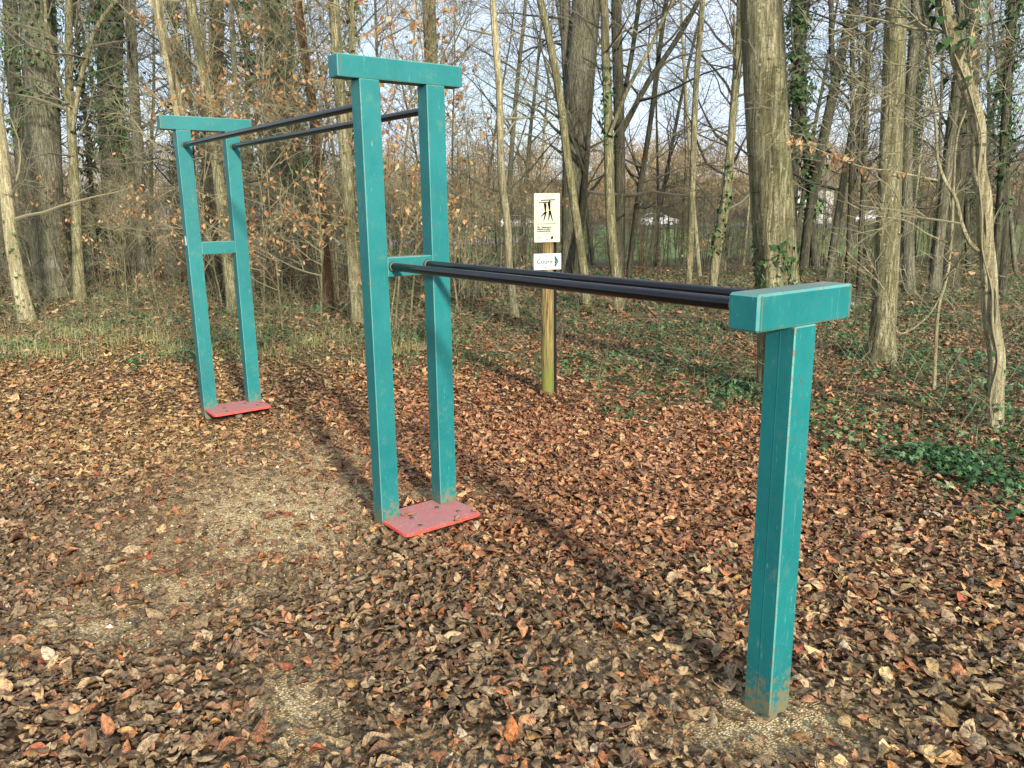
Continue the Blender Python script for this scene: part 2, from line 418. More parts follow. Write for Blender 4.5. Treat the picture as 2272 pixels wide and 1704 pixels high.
for s in (-1,1):
    bar((-2.922,-.025+s*SP,2.136),(-DP,s*SP,2.138),.0195)
    bar((0,s*.101,1.3675),(TX-.1065,(-.16 if s<0 else .105),(1.3745 if s<0 else 1.3665)),.0206)

# ================================================================== SIGN POST
def pin(u,v,D): return onplane(u,v,D)
base=ground(1215,873); SD=depth(base[0],base[1])
sp=empty('sign_post',base.tolist()); tag(sp,'round wooden sign post with pictogram board and white Courir arrow board','sign post')
def post_mat():
    m,t,b=mat('old_wood',.8,.2); v=coords(t,'Object',(1,1,1)); v2=coords(t,'Object',(26,26,1.6))
    n=noise(t,v2,3,6,.65); n2=noise(t,v,5,4,.6)
    sep=nn(t,'ShaderNodeSeparateXYZ'); t.links.new(v,sep.inputs[0])
    c=ramp(t,n.outputs['Fac'],[(.36,(.05,.035,.015)),(.5,(.17,.125,.05)),(.66,(.31,.235,.10))])
    z=math_(t,'ADD',math_(t,'MULTIPLY',sep.outputs['Z'],-.55),n2.outputs['Fac'])
    c=mix(t,ramp(t,z,[(.16,g(0)),(.42,g(.8))]),c,(.13,.155,.03)); t.links.new(c,b.inputs['Base Color']); bump(t,b,n.outputs['Fac'],.7,.006); return m
M_post=post_mat(); M_dark=simple('dark_steel',(.008,.009,.011),.85,.1,0,(.014,.014,.014),20)
def camvec(): # sign frame: right, normal towards the viewer
    a=rad(-14); d=-(FH*math.cos(a)+RH*math.sin(a)); return d
nrm=camvec(); rgt=np.cross([0,0,1],nrm)
bx=base.copy()
b=B()
n=28; hs=np.linspace(-.1,1.74,12); V=[];F=[]
for i,hh in enumerate(hs):
    for k in range(n):
        a=2*math.pi*k/n; r=.056*(1+.02*math.sin(3*a+hh*2)+.01*math.sin(9*a+hh))
        V.append((bx[0]+r*math.cos(a),bx[1]+r*math.sin(a),bx[2]+hh))
for i in range(len(hs)-1):
    for k in range(n): F.append((i*n+k,i*n+(k+1)%n,(i+1)*n+(k+1)%n,(i+1)*n+k))
F.append(tuple(range((len(hs)-1)*n,len(hs)*n))); b.add(V,F); b.build('wooden_post',M_post,sp,True)
q=bx+rgt*.070-nrm*.03
b=B(); hx,hy=.014,.03
c4=[q+rgt*sx*hx+nrm*sy*hy for sx,sy in ((-1,-1),(1,-1),(1,1),(-1,1))]
b.prism([(c[0],c[1],bx[2]-.1) for c in c4],0,(0,0,1),1.80); b.build('steel_strip',M_dark,sp)
def board(name,u0,v0,u1,v1,m,tilt=0):
    fr=SD-.075
    p0=onplane(u0,v0,fr); p1=onplane(u1,v1,fr); c=(p0+p1)/2; wd=abs((p1-p0)@RH)/abs(rgt@RH)*1.0; ht=abs(p0[2]-p1[2])
    cc=bx+nrm*.062; ctr=np.array([0,0,c[2]])+np.array([cc[0],cc[1],0])+rgt*((c-cc)@RH/(rgt@RH))
    ctr=np.array([ctr[0],ctr[1],c[2]])
    b=B(); P=[]; r=.006
    for sx,sz,a0 in ((-1,-1,180),(1,-1,270),(1,1,0),(-1,1,90)):
        for k in range(4):
            a=rad(a0+30*k); P.append(ctr+rgt*(sx*(wd/2-r)+r*math.cos(a))+np.array([0,0,1])*(sz*(ht/2-r)+r*math.sin(a)))
    b.prism(P,0,nrm,.003); o=b.build(name,m,sp)
    return o,ctr+nrm*.0035,wd,ht
def board_mat(n,c,c2):
    m,t,b=mat(n,.5,.3); v=coords(t); a=noise(t,v,9,5,.65); a2=noise(t,v,60,5,.7)
    cc=mix(t,ramp(t,a.outputs['Fac'],[(.35,g(0)),(.7,g(1))]),c,c2); cc=mix(t,ramp(t,a2.outputs['Fac'],[(.6,g(0)),(.75,g(.5))]),cc,(.35,.36,.18)); t.links.new(cc,b.inputs['Base Color']); return m
M_b1=board_mat('cream_board',(.38,.39,.27),(.46,.46,.36)); M_b2=board_mat('white_board',(.46,.48,.48),(.41,.42,.40))
M_ink=simple('black_ink',(.008,.008,.01),.9,.05); M_green=simple('green_ink',(.002,.075,.055),.8,.1,0,(.003,.09,.06))
def flat(parent,name,polys,m,ctr,th=.0008):
    b=B()
    for P in polys: b.prism([ctr+rgt*x+np.array([0,0,z]) for x,z in P],0,nrm,th)
    # orient check is not needed for thin print
    return b.build(name,m,parent)
def text(parent,name,s,size,x,z,m,ctr,bold=0):
    cu=bpy.data.curves.new(name,'FONT'); cu.body=s; cu.size=size; cu.extrude=.0003; cu.offset=bold; cu.resolution_u=3
    tmp=bpy.data.objects.new('tmp',cu); col.objects.link(tmp)
    dg=bpy.context.evaluated_depsgraph_get(); me=bpy.data.meshes.new_from_object(tmp.evaluated_get(dg)); bpy.data.objects.remove(tmp)
    me.materials.clear(); me.materials.append(m); me.name=name
    R=Matrix(((rgt[0],0,nrm[0]),(rgt[1],0,nrm[1]),(0,1,0))).to_4x4()
    me.transform(R)
    o=obj(name,me,parent); p=ctr+rgt*x+np.array([0,0,z])+nrm*.0006
    o.location=(p-np.array(sp.location)).tolist(); return o
b1,c1,w1,h1=board('exercise_board',1184.5,429,1242.5,537,M_b1)
def S(u,v,cu=747,cv=1659):  # from the enlarged sign picture (600 wide crop px) to board metres
    x0,x1,y0,y1=118,602,78,970
    return ((u-x0)/(x1-x0)-.5)*w1,(.5-(v-y0)/(y1-y0))*h1
def line(u0,v0,u1,v1,t0,t1=None):
    t1=(t1 or t0)*1.5; t0=t0*1.5; a=np.array([u0,v0],float);c=np.array([u1,v1],float);d=c-a;d/=np.linalg.norm(d);nn_=np.array([-d[1],d[0]])
    return [S(*(a+nn_*t0)),S(*(c+nn_*t1)),S(*(c-nn_*t1)),S(*(a-nn_*t0))]
def disc(u,v,r,n=14): return [S(u+r*math.cos(2*math.pi*k/n),v-r*math.sin(2*math.pi*k/n)) for k in range(n)]
pic=[line(243,205,515,197,6),line(205,244,446,236,5),
     line(338,235,335,300,6,7),line(408,205,410,290,6,8),line(300,250,318,300,6,8),line(378,235,392,290,6,8),
     line(325,285,330,398,17,9),line(398,270,408,380,17,9),
     line(341,410,243,503,12,4),line(341,410,296,580,12,4),line(410,392,388,572,12,4),line(412,392,464,580,12,4),
     disc(312,268,13),disc(386,258,13)]
flat(b1,'pictogram',pic,M_ink,c1); flat(b1,'rule',[line(165,634,540,632,2.5)],M_ink,c1)
x,z=S(172,712); text(b1,'lettering','19.',.021,x,z,M_ink,c1,.0012)
x,z=S(256,706); text(b1,'lettering','Déplacement en',.0125,x,z,M_ink,c1,.0009)
x,z=S(172,740); text(b1,'lettering','suspension et se lâcher',.0125,x,z,M_ink,c1,.0009)
x,z=S(172,775); text(b1,'lettering','au moment de l\'arrivée.',.0125,x,z,M_ink,c1,.0009)
x,z=S(182,894); text(b1,'lettering','Réalisé par',.0085,x,z,M_ink,c1,.0005)
flat(b1,'emblem',[line(452,845,456,912,4,12),line(440,880,441,915,6,10),line(468,870,462,905,5,7)],M_ink,c1)
flat(b1,'emblem',[line(500,884,528,880,4)],M_ink,c1)
def screws(o,ctr,pts):
    for x,z in pts:
        b=B(); p=ctr+rgt*x+np.array([0,0,z]); b.cyl(p,p+nrm*.004,.0065,12); b.build('screw',M_screw,o,True)
screws(b1,c1,[S(358,135),S(360,915)])
b2,c2,w2,h2=board('direction_board',1184,563,1245.5,598,M_b2)
text(b2,'lettering','Courir',.054,-.40*w2,-.017,M_green,c2,.0004)
flat(b2,'arrow',[[(w2*.26,-h2*.40),(w2*.26,h2*.40),(w2*.41,.0)]],M_green,c2)
b=B()
for dx,dz in ((.30,.02),(.325,-.012),(.30,-.045),(.36,0.0)):
    for q_ in [0]: b.prism([c2+rgt*(w2*dx+.003*math.cos(k*math.pi/4))+np.array([0,0,h2*dz*3+.003*math.sin(k*math.pi/4)])+nrm*.001 for k in range(8)],0,nrm,.0006)
b.build('emblem',M_b2,b2)
screws(b2,c2,[(-.02,h2*.36),(-.02,-h2*.36)])

# ================================================================== TREES
def grow(st,dr,ln,n,wob,trop,r0,r1):
    """st,dr (M,3), ln (M,) -> paths (M,n,3), radii (M,n)"""
    M=len(st); P=np.empty((M,n,3)); P[:,0]=st; d=dr/np.linalg.norm(dr,axis=1,keepdims=True); step=(ln/(n-1))[:,None]
    for i in range(1,n):
        d=d+rng.normal(0,wob,(M,3))+np.array([0,0,1])*trop; d/=np.linalg.norm(d,axis=1,keepdims=True)
        P[:,i]=P[:,i-1]+d*step
    t=np.linspace(0,1,n)[None,:]; R=np.asarray(r0)[:,None]*(1-t)+np.asarray(r1)[:,None]*t
    return P,R
def tubes(sets):
    """sets: list of (P(M,n,3),R(M,n),sides) -> V,F"""
    Vs=[];Fs=[];off=0
    for P,R,k in sets:
        M,n,_=P.shape
        if M==0: continue
        T=np.gradient(P,axis=1); T/=np.linalg.norm(T,axis=2,keepdims=True)+1e-9
        ref=np.where(np.abs(T[:,:1,2:3])>.85,np.array([1.,0,0]),np.array([0,0,1.]))*np.ones((M,n,1))
        A=np.cross(T,ref); A/=np.linalg.norm(A,axis=2,keepdims=True)+1e-9; Bn=np.cross(T,A)
        a=np.arange(k)*2*math.pi/k
        V=P[:,:,None,:]+R[:,:,None,None]*(A[:,:,None,:]*np.cos(a)[None,None,:,None]+Bn[:,:,None,:]*np.sin(a)[None,None,:,None])
        Vs.append(V.reshape(-1,3))
        I=off+np.arange(M*n*k).reshape(M,n,k); J=np.roll(I,-1,axis=2)
        Fs.append(np.stack([I[:,:-1],J[:,:-1],J[:,1:],I[:,1:]],-1).reshape(-1,4)); off+=M*n*k
    return np.concatenate(Vs),np.concatenate(Fs)
def along(P,R,m,lo=.15,hi=1.):
    """m random points on each path: pos, tangent, radius"""
    M,n,_=P.shape; t=rng.uniform(lo,hi,(M,m))*(n-1); i=np.minimum(t.astype(int),n-2); f=(t-i)[...,None]
    a=np.arange(M)[:,None]; p=P[a,i]*(1-f)+P[a,i+1]*f; d=P[a,i+1]-P[a,i]; r=R[a,i]*(1-f[...,0])+R[a,i+1]*f[...,0]
    return p.reshape(-1,3),d.reshape(-1,3),r.reshape(-1),(t/(n-1)).reshape(-1)
def side_dir(d,spread,up):
    d=d/(np.linalg.norm(d,axis=1,keepdims=True)+1e-9); v=rng.normal(0,1,d.shape); v-=d*(v*d).sum(1,keepdims=True); v/=np.linalg.norm(v,axis=1,keepdims=True)
    q=d*(1-spread)+v*spread+np.array([0,0,up]); return q/np.linalg.norm(q,axis=1,keepdims=True)
def crown_from(paths,radii,nb,bl,l2=7,l3=4,lo=.2,up=.25,droop=0.,twig=.0026,dn=1.):
    nb=int(nb*dn+1); l2+=int(dn>.9); l3+=1
    """branches growing from trunk polyline(s) given as (1,n,3)"""
    P,R=paths,radii
    p,d,r,t=along(P,R,nb,lo,1.)
    a=rng.uniform(0,2*math.pi,len(p)); dr=np.stack([np.cos(a),np.sin(a),rng.uniform(.0,1.0,len(p))*1.0+up],1)
    ln=bl*(1.15-.65*t)*rng.uniform(.5,1.25,len(p)); r0=np.minimum(r*.55,ln*.011+.003)
    P1,R1=grow(p,dr,ln,8,.13,.03-droop,r0,r0*.25)
    p,d,r,t=along(P1,R1,l2,.12,1.)
    P2,R2=grow(p,side_dir(d,.55,.1),bl*.44*rng.uniform(.4,1.3,len(p))*(1.2-.7*t),5,.16,.02-droop,np.minimum(r*.7,.006),np.full(len(p),twig))
    p,d,r,t=along(P2,R2,l3,.2,1.)
    P3,R3=grow(p,side_dir(d,.5,.06),bl*.20*rng.uniform(.4,1.4,len(p)),3,.18,.0,np.full(len(p),twig*1.1),np.full(len(p),twig*.5))
    return [(P1,R1,4),(P2,R2,3),(P3,R3,3)]
def leaf_quads(p,size,hang=.6,fold=True):
    """small folded leaves at points p -> V,F"""
    n=len(p); d=rng.normal(0,1,(n,3)); d[:,2]-=hang*1.5; d/=np.linalg.norm(d,axis=1,keepdims=True)
    s=rng.normal(0,1,(n,3)); s-=d*(s*d).sum(1,keepdims=True); s/=np.linalg.norm(s,axis=1,keepdims=True); nn_=np.cross(d,s)
    L_=size*rng.uniform(.6,1.25,n)[:,None]; w_=L_*.30
    a=p; m1=p+d*L_*.45+s*w_+nn_*w_*.5; m2=p+d*L_*.45-s*w_+nn_*w_*.5; mid=p+d*L_*.5; tip=p+d*L_+nn_*w_*.3*rng.normal(0,1,(n,1))
    V=np.stack([a,m1,tip,m2,mid],1).reshape(-1,3); o=np.arange(n)[:,None]*5
    return V,np.concatenate([o+np.array([0,1,4]),o+np.array([1,2,4]),o+np.array([0,4,3]),o+np.array([4,2,3])])
def ivy_leaves(path,rad_,count,size,lo=0.,hi=1.,spread=.05):
    P=np.asarray(path)[None];R=np.asarray(rad_)[None]
    p,d,r,t=along(P,R,count,lo,hi)
    # clumps
    keep=(np.sin(t*37+rng.uniform(0,6))+np.sin(t*91+2)+rng.normal(0,.9,len(t)))>-.7; p,r=p[keep],r[keep]
    a=rng.uniform(0,2*math.pi,len(p)); o=np.stack([np.cos(a),np.sin(a),0*a],1)
    off=r+np.abs(rng.normal(0,spread,len(p)))
    c=p+o*off[:,None]; n=len(c)
    nrm_=o+rng.normal(0,.45,(n,3))+np.array([0,0,.35]); nrm_/=np.linalg.norm(nrm_,axis=1,keepdims=True)
    up=np.array([0,0,-1.])-nrm_*(nrm_@np.array([0,0,-1.]))[:,None]; up/=np.linalg.norm(up,axis=1,keepdims=True)+1e-6; sd=np.cross(nrm_,up)
    s=size*rng.uniform(.5,1.2,n)[:,None]
    pts=[c-up*s*.3,c+sd*s*.5-up*s*.25,c+sd*s*.28+up*s*.1,c+up*s*.65,c-sd*s*.28+up*s*.1,c-sd*s*.5-up*s*.25]
    V=np.stack(pts,1).reshape(-1,3); F=np.arange(n*6).reshape(n,6)
    return V,F
# materials
def bark(name,c1,c2,c3,moss=.3,lich=.3,fiss=1.):
    m,t,b=mat(name,.88,.12); v=coords(t,'Object'); vs=coords(t,'Object',(1,1,.10)); vh=coords(t,'Object',(5,5,24))
    n=noise(t,vs,52,6,.75,.5); n2=noise(t,v,2.6,5,.65); n3=noise(t,v,55,5,.8); vv=vor(t,v,13); n4=noise(t,vh,1.6,4,.65,.3); n5=noise(t,vs,11,4,.6,.6)
    c=ramp(t,n.outputs['Fac'],[(.34,tuple(x*.5 for x in c1)),(.44,c1),(.54,c2),(.70,c3)])
    c=mix(t,ramp(t,n5.outputs['Fac'],[(.38,g(.75)),(.56,g(0))]),c,tuple(x*.8 for x in c1))
    c=mix(t,ramp(t,n2.outputs['Fac'],[(.42,g(0)),(.66,g(moss))]),c,(.085,.10,.022))
    c=mix(t,ramp(t,n3.outputs['Fac'],[(.36,g(.85)),(.48,g(0))]),c,tuple(x*.35 for x in c1))
    c=mix(t,ramp(t,n4.outputs['Fac'],[(.62,g(0)),(.67,g(.85))]),c,tuple(x*.3 for x in c1))
    c=mix(t,ramp(t,vv.outputs['Distance'],[(.07,g(lich)),(.17,g(0))]),c,(.50,.49,.38))
    t.links.new(c,b.inputs['Base Color']); bump(t,b,math_(t,'ADD',math_(t,'ADD',n.outputs['Fac'],n5.outputs['Fac']),math_(t,'MULTIPLY',n3.outputs['Fac'],.5)),1.*fiss,.03); return m
M_olive=bark('olive_bark',(.14,.128,.07),(.34,.315,.18),(.60,.56,.37),.4,.7)
M_grey=bark('grey_bark',(.095,.092,.066),(.23,.22,.155),(.40,.385,.28),.35,.3)
M_dbark=bark('dark_bark',(.045,.042,.032),(.11,.105,.072),(.21,.20,.14),.3,.15)
M_red=bark('reddish_bark',(.14,.08,.045),(.27,.165,.09),(.38,.25,.14),.2,.15)
M_pale=bark('pale_bark',(.34,.30,.17),(.62,.56,.34),(.80,.75,.52),.22,.3,1.2)
def twigm(name,a,c):
    m,t,b=mat(name,.8,.15); oi=nn(t,'ShaderNodeObjectInfo'); v=coords(t); n=noise(t,v,1.7,4,.6)
    cc=mix(t,n.outputs['Fac'],a,c); cc=mix(t,math_(t,'MULTIPLY',oi.outputs['Random'],.5),cc,tuple(x*.6 for x in a)); t.links.new(cc,b.inputs['Base Color']); return m
M_tw1=twigm('brown_twigs',(.12,.112,.075),(.215,.20,.14)); M_tw2=twigm('tan_twigs',(.17,.155,.09),(.29,.265,.16)); M_tw3=twigm('dark_twigs',(.065,.06,.044),(.125,.118,.085))
def leafm(name,cols,trans=.35):
    m,t,b=mat(name,.65,.2); geo=nn(t,'ShaderNodeNewGeometry')
    c=ramp(t,geo.outputs['Random Per Island'],[(i/(len(cols)-1),x) for i,x in enumerate(cols)])
    t.links.new(c,b.inputs['Base Color'])
    tr=nn(t,'ShaderNodeBsdfTranslucent'); t.links.new(c,tr.inputs[0]); ms=nn(t,'ShaderNodeMixShader'); ms.inputs[0].default_value=trans
    o=[x for x in t.nodes if x.type=='OUTPUT_MATERIAL'][0]
    t.links.new(b.outputs[0],ms.inputs[1]); t.links.new(tr.outputs[0],ms.inputs[2]); t.links.new(ms.outputs[0],o.inputs[0]); return m
M_orange=leafm('withered_leaves',[(.21,.10,.045),(.36,.19,.08),(.47,.29,.135),(.58,.41,.22)])
M_ivy=leafm('ivy_leaves',[(.015,.05,.018),(.035,.085,.025),(.07,.13,.04),(.14,.19,.08)],.12)

def trunk_mesh(path,rads,sides,flute=0,nres=None,burl=0,ph=0):
    P=np.asarray(path,float); R=np.asarray(rads,float)
    # resample smoothly
    n=nres or max(8,len(P)*5); s=np.concatenate([[0],np.cumsum(np.linalg.norm(np.diff(P,axis=0),axis=1))]); t=np.linspace(0,s[-1],n)
    # catmull-rom via cubic hermite
    m=np.gradient(P,s,axis=0); i=np.clip(np.searchsorted(s,t)-1,0,len(P)-2); h=s[i+1]-s[i]; x=((t-s[i])/h)[:,None]; h=h[:,None]
    Q=(2*x**3-3*x**2+1)*P[i]+(x**3-2*x**2+x)*h*m[i]+(-2*x**3+3*x**2)*P[i+1]+(x**3-x**2)*h*m[i+1]
    r=np.interp(t,s,R)
    T=np.gradient(Q,axis=0); T/=np.linalg.norm(T,axis=1,keepdims=True); A=np.cross(T,[0,1.,0]); A/=np.linalg.norm(A,axis=1,keepdims=True); Bn=np.cross(T,A)
    a=np.arange(sides)*2*math.pi/sides
    rr=r[:,None]*(1+flute*(np.sin(a*5+ph+t[:,None]*.8)*.5+np.sin(a*9+1.3*ph-t[:,None]*.5)*.35+.5*np.sin(a*3+t[:,None]*2.1)))
    if burl: rr=rr*(1+burl*np.sin(t[:,None]*9+np.cos(a)*2)*np.sin(a*2+t[:,None]*5))
    V=Q[:,None]+rr[:,:,None]*(A[:,None]*np.cos(a)[None,:,None]+Bn[:,None]*np.sin(a)[None,:,None])
    I=np.arange(n*sides).reshape(n,sides); J=np.roll(I,-1,axis=1)
    F=np.stack([I[:-1],J[:-1],J[1:],I[1:]],-1).reshape(-1,4)
    return V.reshape(-1,3),F,Q,r
def hero(name,label,cat,D,uv,wpx,top=3.5,bark_=None,tw=None,nb=16,bl=1.6,sides=12,flute=.0,ivy=None,leaves=0,forkleaves=0,vine=False,group=None,l2=6,l3=3,lo=.25,forks=(),flare=1.25,burl=0,droop=0.,up=.1):
    """tree whose trunk follows picture points uv (top first) at depth D; wpx = trunk width in picture px at top and bottom"""
    u,v=uv[-1]
    if D is None:
        gp=ground(u,v); D=depth(gp[0],gp[1])
    pts=[onplane(a,c,D) for a,c in uv][::-1]
    gz=float(hgt(pts[0][0],pts[0][1]))
    if len(pts)>1 and pts[0][2]>gz+.05:        # reach the ground along the lowest segment
        d=pts[0]-pts[1]; d=d/abs(d[2]); pts=[pts[0]+d*(pts[0][2]-gz)]+pts
    pts[0]=np.array([pts[0][0],pts[0][1],float(hgt(pts[0][0],pts[0][1]))])
    base=pts[0].copy(); mpp=D/FPX
    # lean out of the plane a little so that it is not flat
    ph=rng.uniform(0,6); 
    for i,p in enumerate(pts): pts[i]=p+FH*(.10*math.sin(ph+p[2]*.7)-.10*math.sin(ph+base[2]*.7))
    wt,wb=wpx; h0,h1=pts[0][2],pts[-1][2]
    rr=[(wb+(wt-wb)*(p[2]-h0)/(h1-h0))*mpp/2 for p in pts]
    d=pts[-1]-pts[-2]; d/=np.linalg.norm(d); d=d*.7+np.array([0,0,.4])
    q=pts[-1].copy(); r=rr[-1]
    for k in range(3):
        q=q+d*top/3+rng.normal(0,.08,3); r*=.72; pts.append(q.copy()); rr.append(r)
    pts=[pts[0]-np.array([0,0,.15])]+[pts[0]+(pts[1]-pts[0])*min(.35,.2/np.linalg.norm(pts[1]-pts[0]))]+pts[1:]
    rr=[rr[0]*flare*1.15]+[rr[0]*(1+(flare-1)*.25)]+rr[1:]
    P=np.array(pts)-base
    root=empty(name,base.tolist()); tag(root,label,cat,group)
    V,F,Q,r=trunk_mesh(P,rr,sides,flute,None,burl,ph)
    tk=obj('trunk',mesh('trunk',V,F,[bark_ or M_grey],True),root)
    mains=[(Q[None],r[None])]; limbs=[root]
    sets=[]
    for fk in forks:    # forks: list of picture points from the trunk outwards, width px
        fp=[onplane(a,c,D)-base for a,c in fk[0]]; fp[0]=fp[0]+FH*0; 
        d=fp[-1]-fp[-2]; d/=np.linalg.norm(d)
        for k in range(fk[3] if len(fk)>3 else 2): fp.append(fp[-1]+d*.6+rng.normal(0,.06,3)+FH*.1)
        fr=np.linspace(fk[1],fk[2],len(fp))*mpp/2
        V,F,Q2,r2=trunk_mesh(fp,fr,8); lo_=obj('limb',mesh('limb',V,F,[bark_ or M_grey],True),root); mains.append((Q2[None],r2[None])); limbs.append(lo_)
    for j,(a,c) in enumerate(mains):
        sj=crown_from(a,c,nb if j==0 else max(4,nb//3),bl,l2,l3,lo if j==0 else .1,up,droop); sets+=sj
        V,F=tubes(sj); obj('branches' if j==0 else 'twigs',mesh('branches',V,F,[tw or M_tw1]),limbs[j])
    if ivy:
        for (cnt,size,a,c,spr) in (ivy if isinstance(ivy,list) else [ivy]):
            V,F=ivy_leaves(Q,r,cnt,size,a,c,spr); obj('ivy',mesh('ivy',V,F,[M_ivy]),root)
    if vine:
        k=np.arange(len(Q)); sd_=-FH*.75-RH*(.55+.35*np.sin(k*.35))[:,None]; sd_/=np.linalg.norm(sd_,axis=1,keepdims=True)
        for a0,a1,wv,dv in ((0,.60,.010,0.),(.0,.35,.015,.5)):
            m=(k>=a0*len(Q))&(k<=a1*len(Q)); q=Q[m]+(sd_[m]*math.cos(dv)+RH*math.sin(dv)*.9)*(r[m]*1.02+.006)[:,None]+np.stack([wv*np.sin(k[m]*.9+dv),wv*np.cos(k[m]*.7),0*k[m]],1)
            V,F=tubes([(q[None],np.linspace(.007,.004,m.sum())[None],6)]); obj('vine',mesh('vine',V,F,[M_tw2],True),root)
    if forkleaves:
        p,d,r_q,t=along(mains[-1][0],mains[-1][1],forkleaves,.15,.98); p=p+rng.normal(0,.05,p.shape)*np.array([1,1,.5]); p=p[np.sin(t*23)+rng.normal(0,.4,len(t))>0]
        V,F=leaf_quads(p,.052,1.); obj('leaves',mesh('leaves',V,F,[M_orange]),root)
    if leaves:
        p=np.concatenate([sets[2][0][:,-1],sets[1][0][:,-1],sets[1][0][:,2]]); p=p[(rng.random(len(p))<leaves*3)&(np.sin(p[:,0]*3.1+p[:,2]*2.3)+np.sin(p[:,1]*2.7-p[:,2]*3.3)>.75)]
        V,F=leaf_quads(p,.075); obj('leaves',mesh('leaves',V,F,[M_orange]),root)
    return root
def T(*a,**k): return hero(*a,**k)
# --- named trees (picture points in the 2272-wide photograph)
T('hornbeam_tree','thick fluted hornbeam trunk with ivy patch, standing right behind the T post','tree',6.75,[(1692,-10),(1698,150),(1703,300),(1712,480),(1722,640),(1728,780),(1733,893)],(82,96),4,M_olive,M_tw1,nb=5,bl=1.6,sides=48,flute=.07,ivy=[(260,.05,.135,.195,.012)],lo=.75,flare=1.35,burl=.012)
T('hornbeam_tree','straight olive hornbeam right of the T beam, bare trunk flaring at its base','tree',None,[(2004,-10),(1996,200),(1985,400),(1972,600),(1963,720),(1955,800)],(42,54),4,M_olive,M_tw1,nb=4,bl=1.6,sides=36,flute=.075,lo=.8,flare=1.5)
T('hornbeam_tree','pale crooked young tree with vine and ivy leaves near the right edge','tree',None,forkleaves=90,vine=True,uv=[(2070,-15),(2099,72),(2123,159),(2152,231),(2166,289),(2166,362),(2181,434),(2186,530),(2195,603),(2200,699),(2214,800),(2210,880),(2207,950)],wpx=(26,36),top=2.5,bark_=M_pale,tw=M_tw2,nb=9,bl=1.1,sides=24,flute=.07,ivy=[(230,.07,.42,.66,.09),(50,.05,.02,.12,.03)],lo=.45,flare=1.15,
  forks=[([(2188,565),(2160,548),(2135,500),(2120,440),(2096,400),(2080,350),(2078,310)],10,5),([(2080,400),(2040,392),(1980,380),(1920,372),(1860,352),(1810,330),(1740,310)],5,2,0)])
T('sapling','thin pale sapling stem curving up beside the crooked vine-clad tree','tree',6.9,[(2115,300),(2110,420),(2108,530),(2100,610),(2084,675),(2077,760),(2073,850)],(5,9),1.0,M_pale,M_tw2,nb=14,bl=.9,sides=8,lo=.3,leaves=.02,l2=5,l3=3,forks=[([(2108,540),(2060,520),(2010,490),(1940,478),(1880,450)],4,2,0),([(2090,650),(2060,700),(2000,740),(1960,640),(1880,560)],4,2,0)])
T('beech_tree','dark mossy-footed tree behind the crooked pale tree at the right','tree',15.5,[(2150,-10),(2152,193),(2132,340),(2116,480),(2100,640)],(42,46),4,M_dbark,M_tw3,nb=18,bl=2.2,sides=20,flute=.04,lo=.4,ivy=[(500,.10,.30,.95,.12)],flare=1.4)
T('beech_tree','leaning grey trunk just left of the dark mossy-footed tree','tree',14.5,[(2120,100),(2104,300),(2094,434),(2082,550),(2070,665)],(18,26),3,M_grey,M_tw1,nb=14,bl=1.8,sides=14,lo=.3)
T('beech_tree','straight grey trunk close behind the second hornbeam, on its right side','tree',14,[(2030,-10),(2024,150),(2017,300),(2016,480),(2016,660)],(20,26),3,M_grey,M_tw1,nb=14,bl=1.8,sides=14,lo=.35)
T('ivy_tree','ivy-wrapped upright tree just right of the thick hornbeam','tree',22,[(1790,-10),(1778,160),(1771,289),(1760,420),(1752,560)],(20,24),4,M_dbark,M_tw3,nb=18,bl=2.4,sides=12,lo=.45,ivy=[(1500,.11,.38,.98,.20)])
T('ivy_tree','dark leaning tree with ivy between the two hornbeams','tree',20,[(1900,-10),(1866,120),(1838,241),(1812,361),(1796,460),(1785,575)],(18,24),4,M_dbark,M_tw3,nb=18,bl=2.4,sides=12,lo=.4,ivy=[(900,.11,.40,.98,.16)],forks=[([(1850,190),(1845,100),(1842,0)],12,8)])
T('slim_tree','slim dark tree, left one of a pair left of the second hornbeam','tree',13,[(1894,-10),(1893,150),(1888,330),(1882,500),(1878,680)],(9,12),2.5,M_dbark,M_tw3,nb=22,bl=1.3,sides=8)
T('slim_tree','slim dark tree, right one of a pair left of the second hornbeam','tree',12.5,[(1920,-10),(1916,100),(1910,330),(1906,500),(1903,690)],(9,12),2.5,M_dbark,M_tw3,nb=22,bl=1.3,sides=8)
T('ivy_tree','ivy-covered slender tree in the upper right corner','tree',12,[(2236,-10),(2224,120),(2214,300),(2208,482),(2200,680)],(14,18),3,M_dbark,M_tw3,nb=20,bl=1.6,sides=10,ivy=[(1100,.07,.2,.98,.10)])
T('ivy_tree','dark tree cut by the right edge of the picture with ivy sleeve','tree',14,[(2266,-10),(2250,200),(2234,434),(2222,660)],(16,20),3,M_dbark,M_tw3,nb=20,bl=1.8,sides=10,ivy=[(900,.08,.3,.98,.10)])
T('slim_tree','thin straight pole tree midway between sign and thick hornbeam','tree',15,[(1562,-10),(1544,193),(1534,420),(1527,645)],(11,15),3,M_olive,M_tw1,nb=14,bl=1.5,sides=8,lo=.4)
T('forked_tree','curving light tree with ivy knots just left of the thick hornbeam','tree',12.5,[(1640,-10),(1636,90),(1626,193),(1616,320),(1605,434),(1588,540),(1578,680)],(14,18),3,M_olive,M_tw1,nb=14,bl=1.5,sides=10,lo=.4,ivy=[(160,.08,.12,.3,.03)],forks=[([(1588,620),(1600,540),(1618,440),(1626,330),(1628,200)],9,6)])
